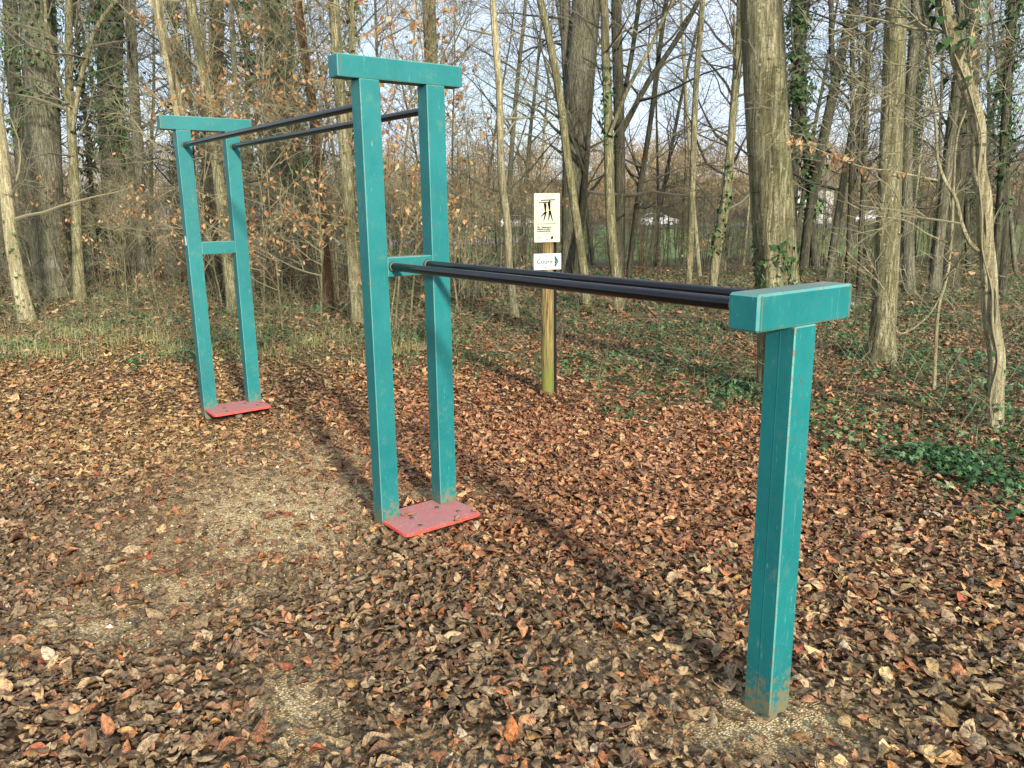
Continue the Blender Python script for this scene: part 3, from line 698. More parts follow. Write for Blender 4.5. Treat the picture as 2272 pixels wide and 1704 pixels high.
T('slim_tree','straight light tree with small ivy tuft, first right of the big grey beech','tree',12.8,[(1343,-10),(1347,120),(1351,241),(1353,400),(1357,520),(1375,690)],(17,24),3,M_olive,M_tw1,nb=12,bl=1.6,sides=14,lo=.4,ivy=[(150,.08,.30,.48,.03)],forks=[([(1352,300),(1392,200),(1440,110),(1478,30)],9,6)])
T('beech_tree','dark trunk right behind the straight light tree with ivy tuft','tree',17,[(1366,-10),(1370,200),(1375,434),(1372,625)],(22,25),4,M_dbark,M_tw3,nb=16,bl=2.2,sides=12,lo=.35,forks=[([(1376,300),(1440,180),(1500,90),(1555,-10)],12,9),([(1376,250),(1402,120),(1420,-10)],10,8)])
T('beech_tree','big smooth grey beech right of the sign post','tree',17,[(1300,-10),(1288,130),(1276,250),(1272,400),(1268,560),(1266,628)],(56,44),5,M_grey,M_tw3,nb=20,bl=2.6,sides=24,flute=.02,lo=.45,flare=1.3,forks=[([(1272,380),(1262,200),(1255,60),(1252,-20)],24,22)])
T('slim_tree','mossy leaning tree crossing in front of the big grey beech','tree',None,[(1194,-10),(1220,100),(1245,241),(1256,330),(1272,440),(1290,560),(1303,678)],(15,20),2.5,M_olive,M_tw1,nb=14,bl=1.5,sides=14,lo=.35)
T('slim_tree','mottled crooked young tree just left of the sign','tree',None,[(1094,-10),(1100,100),(1108,200),(1110,310),(1113,400),(1126,500),(1130,600),(1143,703)],(13,18),2.5,M_pale,M_tw2,nb=16,bl=1.2,sides=14,lo=.35,burl=.04)
T('beech_tree','olive trunk rising behind the middle gate beam','tree',12.5,[(950,-10),(955,130),(960,300),(965,480),(972,690)],(28,30),3.5,M_olive,M_tw1,nb=18,bl=1.8,sides=16,lo=.35,leaves=.2)
T('beech_tree','double-stemmed olive tree directly left of the middle gate','tree',None,[(746,-10),(756,150),(770,337),(780,520),(797,716)],(22,30),3,M_olive,M_tw2,nb=18,bl=1.6,sides=16,lo=.3,leaves=.3,forks=[([(772,330),(782,180),(780,60),(778,-10)],14,10)])
T('slim_tree','reddish brown straight tree between the tall gates','tree',None,[(652,-10),(668,110),(687,229),(705,400),(722,560),(733,690)],(18,22),3,M_red,M_tw1,nb=18,bl=1.6,sides=12,lo=.3,leaves=.25)
T('slim_tree','mossy tree seen through the opening of the far gate','tree',None,leaves=.3,uv=[(412,-10),(435,130),(458,256),(480,400),(500,540),(519,692)],wpx=(20,27),top=3,bark_=M_olive,tw=M_tw2,nb=16,bl=1.6,sides=14,lo=.3)
T('slim_tree','pale mossy tree rising behind the left arm of the far gate beam','tree',14,[(354,-10),(374,110),(392,200),(404,300),(425,480),(440,690)],(20,24),3,M_pale,M_tw2,nb=18,bl=1.8,sides=12,lo=.3,leaves=.05)
T('beech_tree','large grey ivy-topped trunk, thickest at the far left','tree',None,[(68,-10),(78,150),(88,300),(98,430),(110,560),(122,660)],(66,72),5,M_grey,M_tw1,nb=26,bl=2.6,sides=28,flute=.03,lo=.3,ivy=[(2600,.08,.30,.95,.09)],flare=1.3)
T('slim_tree','dark ivy trunk hugging the large grey trunk on its left','tree',17.5,[(32,-10),(40,150),(50,300),(60,480),(70,655)],(26,30),4,M_dbark,M_tw3,nb=20,bl=2,sides=12,ivy=[(1300,.09,.3,.95,.12)])
T('forked_tree','crooked forked tree right of the large far-left trunk','tree',None,[(150,-10),(146,100),(145,200),(152,330),(160,450),(168,560),(178,668)],(14,24),3,M_olive,M_tw1,nb=24,bl=1.8,sides=12,lo=.25,forks=[([(160,290),(185,150),(215,60),(260,0)],11,6),([(150,230),(125,150),(105,80)],8,5)])
T('slim_tree','mossy leaning trunk cut by the left picture edge','tree',None,[(-30,200),(-8,340),(6,450),(20,540),(40,630),(62,712)],(20,32),2.5,M_pale,M_tw2,nb=14,bl=1.6,sides=14,ivy=[(130,.06,.0,.3,.04)])
T('ivy_tree','broad ivy-dark trunk left of the far gate','tree',21,[(248,-10),(250,150),(256,330),(262,480),(268,640)],(48,50),5,M_dbark,M_tw3,nb=26,bl=2.8,sides=18,ivy=[(3000,.13,.22,.98,.26)])
T('ivy_tree','tall ivy-dark trunk between the far gate and the reddish tree','tree',22,[(612,-10),(618,150),(622,300),(628,450),(634,640)],(34,38),5,M_dbark,M_tw3,nb=26,bl=2.8,sides=16,ivy=[(3200,.13,.2,.98,.30)])
T('ivy_tree','ivy-dark trunk directly behind the far gate beam','tree',24,[(478,-10),(476,150),(474,330),(478,640)],(28,34),5,M_dbark,M_tw3,nb=24,bl=2.8,sides=14,ivy=[(1500,.14,.25,.98,.28)])
T('beech_tree','grey trunk standing left of the far gate arm','tree',16,[(300,-10),(306,200),(312,400),(318,655)],(20,24),4,M_grey,M_tw1,nb=24,bl=2.2,sides=12)

# --- trees beyond, copied from a few models
def model(kind,h,r,nb,bl,ivy=0,leaves=0,bark_=None,tw=None,stems=1,lo=.15,spread=.1,l2=7,l3=5,dn=.8):
    parts=[]; sets=[];TV=[];TF=[];o=0; LV=[];
    for s in range(stems):
        a=rng.uniform(0,6.28); n=8; t=np.linspace(0,1,n)
        hh=h*rng.uniform(.7,1.1) if stems>1 else h
        bx_=rng.normal(0,.22*(stems>1),2); le=rng.normal(0,spread,2)*hh
        P=np.stack([bx_[0]+le[0]*t+np.cumsum(rng.normal(0,.025*hh/8,n)),bx_[1]+le[1]*t+np.cumsum(rng.normal(0,.025*hh/8,n)),t*hh-.1],1)
        R=r*(1-.8*t)*(rng.uniform(.5,1) if stems>1 else 1)
        V,F,Q,q=trunk_mesh(P,R,7 if r>.03 else 4,0,14 if r>.03 else 8); TV.append(V);TF.append(F+o);o+=len(V)
        sets+=crown_from(Q[None],q[None],nb,bl,l2,l3,lo,.15,dn=dn)
        if ivy: LV.append(ivy_leaves(Q,q,ivy,.12,.1,.9,.16))
    parts.append(('stem' if stems>1 else 'trunk',mesh('trunk',np.concatenate(TV),np.concatenate(TF),[bark_ or M_grey],True)))
    V,F=tubes(sets); parts.append(('branches',mesh('branches',V,F,[tw or M_tw1])))
    if ivy: parts.append(('ivy',mesh('ivy',LV[0][0],LV[0][1],[M_ivy])))
    if leaves:
        tp=[s_[0] for s_ in sets if s_[2]==3]; p=np.concatenate([x[:,-1] for x in tp]+[x[:,1] for x in tp]); p=p[(rng.random(len(p))<leaves)&(np.sin(p[:,0]*3.7+p[:,2]*2.9)+np.sin(p[:,1]*3.3-p[:,2]*3.9)>.45)]
        V,F=leaf_quads(p,.085); parts.append(('leaves',mesh('leaves',V,F,[M_orange])))
    return parts
MOD=dict(
 tall=[model('tall',11,.06,34,2.4),model('tall',12,.075,38,2.8,bark_=M_dbark,tw=M_tw3),model('tall',9,.04,34,2.0,bark_=M_olive,tw=M_tw2),model('tall',13,.11,40,3.0,bark_=M_grey,tw=M_tw3),model('tall',10,.045,34,2.2,bark_=M_pale,tw=M_tw2)],
 ivy=[model('ivy',12,.10,26,2.4,ivy=2600,bark_=M_dbark,tw=M_tw3),model('ivy',10,.08,24,2.0,ivy=1700,bark_=M_dbark,tw=M_tw3)],
 shrub=[model('shrub',2.9,.016,7,.7,stems=9,spread=.09,l2=5,l3=3,tw=M_tw2,bark_=M_olive),model('shrub',3.3,.018,7,.8,stems=7,spread=.07,l2=5,l3=3),model('shrub',1.7,.011,8,.6,stems=10,spread=.16,l2=5,l3=3,bark_=M_red,tw=M_tw1)],
 beech=[model('beech',4.4,.020,20,1.4,leaves=.75,tw=M_tw2,bark_=M_olive,l2=6,l3=3),model('beech',2.8,.015,15,1.0,leaves=.7,tw=M_tw2,bark_=M_olive,l2=6,l3=3)])
NAME=dict(tall='forest_tree',ivy='ivy_tree',shrub='bare_shrub',beech='beech_sapling')
LOOK=dict(tall=['bare grey-barked slender tree','bare dark-barked tree','thin olive-barked tree','stout grey tree','slender pale-barked tree'],ivy=['dark tree thick with ivy','slimmer dark tree with ivy'],
          shrub=['olive clump of upright bare stems','tall brown many-stemmed shrub','low reddish twiggy shrub'],beech=['beech sapling with withered leaves','low beech sapling with orange leaves'])
ZN=[(-400,180,'at the far left edge'),(180,360,'left of the far gate'),(360,600,'behind the far gate'),(600,790,'between the tall gates'),(790,1040,'behind the middle gate'),(1040,1180,'just left of the sign'),
    (1180,1310,'behind the sign'),(1310,1480,'right of the sign'),(1480,1660,'just left of the thick hornbeam'),(1660,1820,'behind the T post'),(1820,2010,'between the two hornbeams'),(2010,2150,'behind the crooked pale tree'),(2150,2700,'at the far right edge')]
GR=dict(tall='bare trees of the wood behind',ivy='ivy-clad trees of the wood behind',shrub='bare shrubs of the undergrowth',beech='beech saplings keeping their brown leaves')
place=[]
def pp(kind,D,u,mi=None,scale=None):
    d=ray(u,430); p=CAM+d*(D/(d@FH)); place.append((kind,D,u,p[0],p[1],mi if mi is not None else random.randrange(len(MOD[kind])),scale or random.uniform(.8,1.2)))
for i in range(52):
    u=-150+2570*((i*.618034)%1)+random.uniform(-15,15); D=random.uniform(15,38)
    if 1040<u<1260 and D<22: D+=12
    pp('tall',D,u)
for i in range(20): pp('ivy',random.uniform(19,34),(-60+1000*random.random()) if i<13 else random.uniform(1700,2300))
for i in range(150):
    u=-150+2570*((i*.754877)%1); D=random.uniform(13,28) if u<1250 else random.uniform(20,38)
    pp('shrub',D,u,scale=random.uniform(.8,1.25))
for (u,D,s,mi) in ((420,12.6,1.0,0),(600,10.8,.8,0),(690,11.8,1.1,0),(860,10.4,1.05,0),(900,11.6,1.0,0),(560,12.6,1.1,0),(760,13,1.0,0),(835,9.8,.95,1),(1010,12.5,1,0),
                 (470,14,1.0,0),(1120,16,.9,0),(1180,14.5,.7,1),(250,13,.8,1),(130,14.5,.8,1),(330,12.4,.7,1),(1520,13.5,.5,1),(990,10.6,.55,1),(700,14.5,1.1,0),(540,16,1.2,0)): pp('beech',D,u,mi,s)
ORD='first second third fourth fifth sixth seventh eighth ninth tenth eleventh twelfth thirteenth fourteenth fifteenth sixteenth seventeenth eighteenth nineteenth twentieth'.split()
labels={}
for zi,(a,c,zt) in enumerate(ZN):
    for kind in MOD:
        for mi in range(len(MOD[kind])):
            ids=sorted([i for i,q in enumerate(place) if q[0]==kind and q[5]==mi and a<=q[2]<c],key=lambda i:place[i][2])
            for k,i in enumerate(ids):
                labels[i]=LOOK[kind][mi]+' '+zt+(', '+ORD[k]+' from left' if len(ids)>1 else '')
for i,(kind,D,u,x,y,mi,s) in enumerate(place):
    root=empty(NAME[kind],(x,y,float(hgt(x,y)))); root.rotation_euler=(0,0,random.uniform(0,6.28)); root.scale=(s,s,s*random.uniform(.9,1.15))
    tag(root,labels.get(i,LOOK[kind][mi]),{'tall':'tree','ivy':'tree','shrub':'shrub','beech':'sapling'}[kind],GR[kind])
    for nm,me in MOD[kind][mi]: obj(nm,me,root)

# --- wooded hillside, one mass of far trees
Vs=[];Fs=[];o=0
for D0,D1,n,hh in ((98,112,150,7),(112,135,190,8),(135,170,190,9)):
    for i in range(n):
        D=random.uniform(D0,D1); s=random.uniform(-.85,.85)*D; x=CAM[0]+D*FH[0]+s*RH[0]; y=CAM[1]+D*FH[1]+s*RH[1]; z=float(hgt(x,y)); H_=hh*random.uniform(.6,1.1); m=260
        a=rng.uniform(0,6.28,m); rr=np.sqrt(rng.uniform(0,1,m)); zz=rng.uniform(.12,1,m); rad_=H_*.30*np.sin(np.clip(zz,0,1)*2.9)**.6
        p=np.stack([x+rr*rad_*np.cos(a),y+rr*rad_*np.sin(a),z+zz*H_],1); d=np.stack([np.cos(a)*.5,np.sin(a)*.5,rng.uniform(.3,1.2,m)],1)+rng.normal(0,.3,(m,3)); L_=rng.uniform(.5,1.4,m)[:,None]
        sd_=np.cross(d,rng.normal(0,1,(m,3))); sd_/=np.linalg.norm(sd_,axis=1,keepdims=True)
        V=np.stack([p-sd_*.05,p+sd_*.05,p+d*L_],1).reshape(-1,3); F=np.arange(m*3).reshape(m,3)+o; Vs.append(V);Fs.append(F);o+=m*3
me=mesh('far_wood',np.concatenate(Vs),np.concatenate(Fs),[leafm('far_twigs',[(.16,.12,.07),(.29,.21,.115),(.38,.26,.13),(.26,.23,.12)],.2)])
tag(obj('far_wood',me),'brown leafless wood covering the distant hillside','woodland',kind='stuff')

# ================================================================== FAR BUILDINGS AND CARS
def house(name,label,D,u0,u1,wall_h,roof_h,depth_,mw_,mr,z0=None,windows=()):
    a=CAM+ray(u0,430)*(D/(ray(u0,430)@FH)); c=CAM+ray(u1,430)*(D/(ray(u1,430)@FH)); W_=abs((c-a)@RH); z=float(hgt(a[0],a[1])) if z0 is None else z0
    o=np.array([a[0],a[1],z]); root=empty(name,o.tolist()); tag(root,label,'building')
    P=lambda s,d,h: o+RH*s+FH*d+np.array([0,0,h])
    b=B(); b.prism([P(0,0,-.3),P(W_,0,-.3),P(W_,depth_,-.3),P(0,depth_,-.3)],0,(0,0,1),wall_h+.3)
    for s in (0,W_-.15): b.prism([P(s+.01,0.02,wall_h),P(s+.01,depth_-.02,wall_h),P(s+.01,depth_/2,wall_h+roof_h-.08)],0,RH,.13)
    b.build('wall',mw_,root)
    b=B(); e=.35
    for d0,s in ((-e,1),(depth_+e,-1)):
        y0=wall_h-e*roof_h/(depth_/2)
        q=[P(-e,d0,y0+.02),P(W_+e,d0,y0+.02),P(W_+e,depth_/2,wall_h+roof_h+.02),P(-e,depth_/2,wall_h+roof_h+.02)]
        b.prism(q,0,(0,0,1),.12)
    b.build('roof',mr,root)
    b=B(); b.prism([P(-e,-e-.11,wall_h-.36),P(W_+e,-e-.11,wall_h-.36),P(W_+e,-e-.01,wall_h-.36),P(-e,-e-.01,wall_h-.36)],0,(0,0,1),.12); b.build('gutter',M_dark,root)
    for (s,h,w_,hh,nm) in windows:
        b=B(); b.prism([P(s,-.05,h),P(s+w_,-.05,h),P(s+w_,-.05,h+hh),P(s,-.05,h+hh)],0,FH,.045); f=b.build(nm,M_white if nm=='window' else M_dark,root)
        if nm=='window':
            b=B(); b.prism([P(s+.08,-.07,h+.08),P(s+w_-.08,-.07,h+.08),P(s+w_-.08,-.07,h+hh-.08),P(s+.08,-.07,h+hh-.08)],0,FH,.015); b.build('pane',M_dark,f)
def stone():
    m,t,b=mat('stone_wall',.85,.15); v=coords(t,'Object',(1,1,1)); x=vor(t,v,3.2); s=nn(t,'ShaderNodeSeparateColor'); t.links.new(x.outputs['Color'],s.inputs[0])
    c=ramp(t,s.outputs[0],[(0,(.25,.21,.16)),(1,(.46,.40,.31))]); c=mix(t,ramp(t,x.outputs['Distance'],[(.4,g(0)),(.8,g(.6))]),c,(.16,.14,.11)); t.links.new(c,b.inputs['Base Color']); return m
house('stone_barn','low pale stone barn with grey roof seen behind the far gate',52,318,640,2.1,1.35,5.5,stone(),simple('slate_roof',(.20,.20,.22),.6,.4,0,(.27,.27,.28),3),windows=((1.2,.9,.7,.7,'window'),(4.2,0,1.1,1.8,'door'),(7.2,.9,.7,.7,'window')))
house('white_house','small white house far beyond the wood right of the thick hornbeam',97,1745,1850,4.3,1.6,7,simple('white_render',(.68,.67,.66),.8),simple('house_roof',(.22,.15,.12),.8),windows=((1.0,1.4,.9,1.1,'window'),(3.6,1.4,.9,1.1,'window')))
M_glass=simple('car_glass',(.03,.04,.05),.1,.6); M_tyre=simple('tyre',(.02,.02,.02),.8); M_rim=simple('rim',(.45,.45,.46),.4,.5,.6); M_lampc=simple('car_lamp',(.6,.6,.58),.2,.5); M_tail=simple('tail_lamp',(.4,.02,.02),.3,.5)
def car(label,D,u,m,flip=1):
    d=ray(u,430); p=CAM+d*(D/(d@FH)); z=float(hgt(p[0],p[1]))+.065; o=np.array([p[0],p[1],z]); root=empty('parked_car',o.tolist()); tag(root,label,'car','cars parked along the far road')
    A=RH*flip; Q=lambda s,w_,h: o+A*s+FH*w_+np.array([0,0,h])
    def shell(prof,inset,hw):
        n=len(prof); V=[Q(s,-hw+i,h) for (s,h),i in zip(prof,inset)]+[Q(s,hw-i,h) for (s,h),i in zip(prof,inset)]
        return V,[tuple(range(n))[::-1],tuple(range(n,2*n))]+[(i,(i+1)%n,n+(i+1)%n,n+i) for i in range(n)]
    prof=[(-2.05,.25),(-2.1,.6),(-2.0,.85),(-1.75,.95),(-1.45,1.36),(-.9,1.46),(.2,1.45),(1.0,.98),(1.85,.82),(2.08,.6),(2.1,.28)]
    ins=[.06,.02,.04,.08,.2,.24,.24,.1,.08,.06,.08]
    b=B(); b.add(*shell(prof,ins,.86)); body=b.build('body',m,root)
    for sgn in (-1,1):
        b=B(); pr=[(-1.55,.98),(-1.32,1.32),(-.85,1.40),(.15,1.39),(.75,1.0)]; y=[sgn*(-.865+i) for i in (.06,.15,.19,.19,.08)]
        V=[Q(s,yy,h) for (s,h),yy in zip(pr,y)]; b.prism(V,0,FH*(-sgn),.03 ); b.build('side_window',M_glass,root)
        for s in (-1.3,1.3):
            b=B(); b.cyl(Q(s,sgn*.70,.31),Q(s,sgn*.88,.31),.31,18); wv=b.build('wheel',M_tyre,root,True); b=B(); b.cyl(Q(s,sgn*.881,.31),Q(s,sgn*.90,.31),.19,14); b.build('rim',M_rim,wv,True)
        b=B(); b.cyl(Q(2.06,sgn*.6,.66),Q(2.12,sgn*.6,.66),.10,10); b.build('headlight',M_lampc,root); b=B(); b.cyl(Q(-2.07,sgn*.66,.72),Q(-2.13,sgn*.66,.72),.09,10); b.build('tail_light',M_tail,root)
car('white parked car far off, seen right of the big grey beech',88,1462,simple('white_car',(.7,.71,.73),.3,.5))
car('pale silver-blue parked car far off, seen left of the second hornbeam',88,1935,simple('silver_car',(.42,.47,.55),.3,.5),-1)
car('small white parked car far off, seen left of the sign board',89,1148,simple('offwhite_car',(.62,.62,.6),.3,.5))
# white marker pole at left
mb=CAM+ray(300,560)*(24/(ray(300,560)@FH)); mz=float(hgt(mb[0],mb[1])); b=B(); mo=np.array([mb[0],mb[1],mz])
b.cyl(mo-np.array([0,0,.1]),mo+np.array([-.08,.0,1.0]),.035,12); b.cyl(mo+np.array([-.08,0,1.0]),mo+np.array([-.085,0,1.06]),.035,12,0,True,.012)
tag(b.build('marker_pole',M_white,None,True,org=mo.tolist()),'slim white leaning marker pole in the undergrowth left of the far gate','pole')

# ================================================================== LEAF LITTER AND GROUND COVER
def scatter(n,D0,D1,marg=.72,pw=1.):
    D=(rng.uniform(D0**(1+pw),D1**(1+pw),n))**(1/(1+pw)); S=rng.uniform(-1,1,n)*(marg*D+1.0)
    return CAM[0]+D*FH[0]+S*RH[0],CAM[1]+D*FH[1]+S*RH[1]
def block(x,y,r=.0):
    """inside a post or on a foot plate"""
    bad=np.zeros(len(x),bool)
    for x0,t0 in ((0,0),(-2.922,-.025)):
        bad|=(x>x0-.11-r)&(x<x0+.25+r)&(np.abs(y-t0)<.245+r)
    bad|=(np.abs(x-(TX-.05))<.07+r)&(np.abs(y-TT)<.07+r); bad|=np.hypot(x-base[0],y-base[1])<.06
    return bad
base=np.array(sp.location)
PAL=dict(grey=[(.12,.090,.055),(.19,.145,.085),(.26,.20,.12),(.34,.26,.155),(.24,.14,.08),(.44,.35,.22)],
         warm=[(.18,.095,.052),(.31,.14,.068),(.45,.205,.10),(.55,.30,.155),(.37,.21,.12),(.60,.39,.22)],
         tan=[(.18,.13,.065),(.32,.23,.11),(.44,.33,.16),(.56,.43,.22),(.36,.19,.08),(.62,.47,.25)],
         bright=[(.42,.16,.045),(.50,.30,.12),(.50,.44,.34),(.33,.10,.05),(.45,.22,.07)])
def colours(x,y,n):
    u,v=proj(x,y,hgt(x,y)); u=u/K; v=v/K
    warm=np.clip(in_ell(u,v,1250,960,520,260,.5)*1.0+in_ell(u,v,1900,1000,450,350,.5)*.45+.15,0,1)
    tan=np.clip(in_ell(u,v,150,860,620,170,.5)+in_ell(u,v,1900,1450,450,350,.6)*.35,0,1)
    r=rng.random(n); c=np.array(PAL['grey'])[rng.integers(0,6,n)]
    k=r<warm; c[k]=np.array(PAL['warm'])[rng.integers(0,6,k.sum())]
    k=(r>=warm)&(rng.random(n)<tan); c[k]=np.array(PAL['tan'])[rng.integers(0,6,k.sum())]
    k=rng.random(n)<.045; c[k]=np.array(PAL['bright'])[rng.integers(0,5,k.sum())]
    return c*rng.uniform(.75,1.25,(n,1))*np.array([1.10,.97,.82])
def leaves_near(x,y,z,size,nu=7,tiltm=.21,c=None):
    n=len(x); u=np.linspace(0,1,nu); vv=np.array([-1,0,1.])
    L_=size*np.exp(rng.normal(-.05,.34,n)); L_[rng.random(n)<.012]*=1.6; L_=np.minimum(L_,size*2); wd=L_*rng.uniform(.20,.33,n)
    lob=np.where(rng.random(n)<.22,rng.uniform(.2,.38,n),rng.uniform(0,.06,n)); fr=rng.uniform(3.2,4.6,n)
    prof=np.sin(math.pi*u**.8)[None]**.8*(1+lob[:,None]*np.cos(2*math.pi*u[None]*fr[:,None]))+.03
    cu1=rng.normal(.0,.42,n)-.15; cu2=rng.normal(0,.42,n); wav=rng.normal(0,.06,n); ph=rng.uniform(0,6.28,n)
    lx=(u[None,:,None]-.5)*L_[:,None,None]*np.ones((1,1,3))
    ly=vv[None,None,:]*(wd[:,None]*prof)[:,:,None]
    # curl: bend edges up, along length
    lz=cu1[:,None,None]*(ly**2)/wd[:,None,None]*1.3+cu2[:,None,None]*((u-.5)**2)[None,:,None]*L_[:,None,None]+wav[:,None,None]*L_[:,None,None]*np.sin(u[None,:,None]*9+ph[:,None,None]+vv[None,None,:]*1.3)*np.abs(vv)[None,None,:]
    ly=ly*(1-.35*np.abs(cu1)[:,None,None]); bend=rng.normal(0,.25,n); ly=ly+bend[:,None,None]*((u-.5)**2)[None,:,None]*L_[:,None,None]
    P=np.stack([lx,ly,lz],-1).reshape(n,-1,3)
    # orientation
    az=rng.uniform(0,2*math.pi,n); tx=rng.normal(0,tiltm,n); ty=rng.normal(0,tiltm,n); fl=rng.random(n)<.4
    ca,sa=np.cos(az),np.sin(az); cx,sx=np.cos(tx),np.sin(tx); cy,sy=np.cos(ty),np.sin(ty)
    P[fl,:,2]*=-1
    Y=P[:,:,1]*cx[:,None]-P[:,:,2]*sx[:,None]; Z_=P[:,:,1]*sx[:,None]+P[:,:,2]*cx[:,None]
    X_=P[:,:,0]*cy[:,None]+Z_*sy[:,None]; Z_=-P[:,:,0]*sy[:,None]+Z_*cy[:,None]
    Xw=X_*ca[:,None]-Y*sa[:,None]+x[:,None]; Yw=X_*sa[:,None]+Y*ca[:,None]+y[:,None]
    Z_=Z_-np.minimum(Z_.min(1),0)[:,None]*.75
    V=np.stack([Xw,Yw,Z_+z[:,None]],-1).reshape(-1,3)
    k=nu*3; o=np.arange(n)[:,None]*k; q=[]
    for i in range(nu-1):
        for j in range(2): q.append([i*3+j,(i+1)*3+j,(i+1)*3+j+1,i*3+j+1])
    F=(o[:,:,None]+np.array(q)[None].reshape(1,-1,4)).reshape(-1,4)
    uu=np.stack(np.meshgrid(u,vv*.5+.5,indexing='ij'),-1).reshape(-1,2); UV=np.tile(uu,(n,1))
    return V,F,UV,np.repeat(c,k,axis=0)
def litter_mat():
    m,t,b=mat('dead_leaf',.6,.3)
    a=nn(t,'ShaderNodeAttribute'); a.attribute_name='col'; uv=nn(t,'ShaderNodeUVMap'); s=nn(t,'ShaderNodeSeparateXYZ'); t.links.new(uv.outputs[0],s.inputs[0])
    ab=math_(t,'ABSOLUTE',math_(t,'SUBTRACT',s.outputs['Y'],.5))
    ph=math_(t,'SUBTRACT',math_(t,'MULTIPLY',s.outputs['X'],60.),math_(t,'MULTIPLY',ab,34.))
    ve=math_(t,'SINE',ph); vein=ramp(t,ve,[(.5,g(0)),(1,g(1))]); mid=ramp(t,ab,[(.0,g(1)),(.035,g(0))])
    geo=nn(t,'ShaderNodeNewGeometry'); n=noise(t,geo.outputs['Position'],60,5,.7)
    c=mix(t,math_(t,'MULTIPLY',vein,.35),a.outputs['Color'],(.04,.028,.018)); c=mix(t,mid,c,(.30,.22,.13))
    c=mix(t,ramp(t,n.outputs['Fac'],[(.38,g(.75)),(.55,g(0))]),c,(.035,.026,.018)); c=mix(t,ramp(t,n.outputs['Fac'],[(.58,g(0)),(.75,g(.35))]),c,(.45,.34,.2))
    t.links.new(c,b.inputs['Base Color']); bump(t,b,math_(t,'ADD',math_(t,'MULTIPLY',vein,-.6),n.outputs['Fac']),.7,.004); return m
M_leaf=litter_mat()
def litter(n,D0,D1,size,nu,marg,lift,dens_cover,pw=1.,tiltm=.21):
    x,y=scatter(n,D0,D1,marg,pw); gwt=gravel_w(x,y); cov=cover_w(x,y)
    keep=(rng.random(n)>gwt*.85)&~block(x,y)&(rng.random(n)>cov*(1-dens_cover))
    x,y,gwt=x[keep],y[keep],gwt[keep]; m=len(x)
    z=hgt(x,y)+np.abs(rng.normal(0,lift,m))*(1-.8*gwt)+.001
    return leaves_near(x,y,z,size,nu,tiltm,colours(x,y,m))
def crumbs(n,D0,D1,size,marg,pw):
    x,y=scatter(n,D0,D1,marg,pw); gwt=gravel_w(x,y); k=(rng.random(n)>gwt*.55)&~block(x,y)&(rng.random(n)>cover_w(x,y)*.6); x,y=x[k],y[k]; m=len(x)
    return leaves_near(x,y,hgt(x,y)+rng.uniform(0,.008,m),size,3,.12,colours(x,y,m)*.85)
def few(n,x0,x1,y0,y1,z,size=.055):
    x=rng.uniform(x0,x1,n); y=rng.uniform(y0,y1,n); return leaves_near(x,y,np.full(n,z),size,7,.12,colours(x,y,n)*1.15)
plate_leaves=[crumbs(60000,1.3,6.5,.026,.80,.7),crumbs(45000,6.5,11,.034,.76,1.),few(3,.01,.05,-.17,-.08,.048),few(2,.21,.25,.05,.22,.046),few(1,-2.90,-2.8,-.2,.2,.078)]
parts_=[litter(56000,1.2,6.2,.048,7,.80,.007,.5,.75),litter(54000,6.2,11.5,.050,5,.76,.009,.5,1.0,.22),litter(30000,11.5,22,.085,3,.74,.015,.8,1.0)]
# fallen leaves resting on plates and around posts
o=0;V=[];F=[];U=[];C_=[]
for a in parts_+plate_leaves: V.append(a[0]);F.append(a[1]+o);U.append(a[2]);C_.append(a[3]);o+=len(a[0])
me=mesh('leaf_litter',np.concatenate(V),np.concatenate(F),[M_leaf],True,{'col':np.concatenate(C_)},np.concatenate(U))
tag(obj('leaf_litter',me),'brown dry fallen leaves covering the ground around the exercise station','leaves',kind='stuff')
# small pebbles on the bare gravel
x,y=scatter(60000,1.6,8,.75,.9); gwt=gravel_w(x,y); k=(rng.random(len(x))<gwt*.9)&~block(x,y); x,y=x[k],y[k]; n=len(x)
r=np.exp(rng.normal(math.log(.0034),.45,n)); oc=np.array([(1,0,0),(0,1,0),(-1,0,0),(0,-1,0),(0,0,1)],float)
V=oc[None]*r[:,None,None]*rng.uniform(.6,1.3,(n,5,3)); a=rng.uniform(0,6.28,n); V=np.stack([V[...,0]*np.cos(a)[:,None]-V[...,1]*np.sin(a)[:,None]+x[:,None],V[...,0]*np.sin(a)[:,None]+V[...,1]*np.cos(a)[:,None]+y[:,None],V[...,2]+hgt(x,y)[:,None]-.004],-1).reshape(-1,3)
F=(np.arange(n)[:,None,None]*5+np.array([(0,1,4),(1,2,4),(2,3,4),(3,0,4)])[None]).reshape(-1,3)
me=mesh('gravel',V,F,[leafm('pebbles',[(.14,.105,.06),(.30,.235,.13),(.45,.36,.20),(.55,.45,.27),(.70,.62,.43)],0)]); tag(obj('gravel',me),'fine tan gravel showing through between the fallen leaves','gravel',kind='stuff')
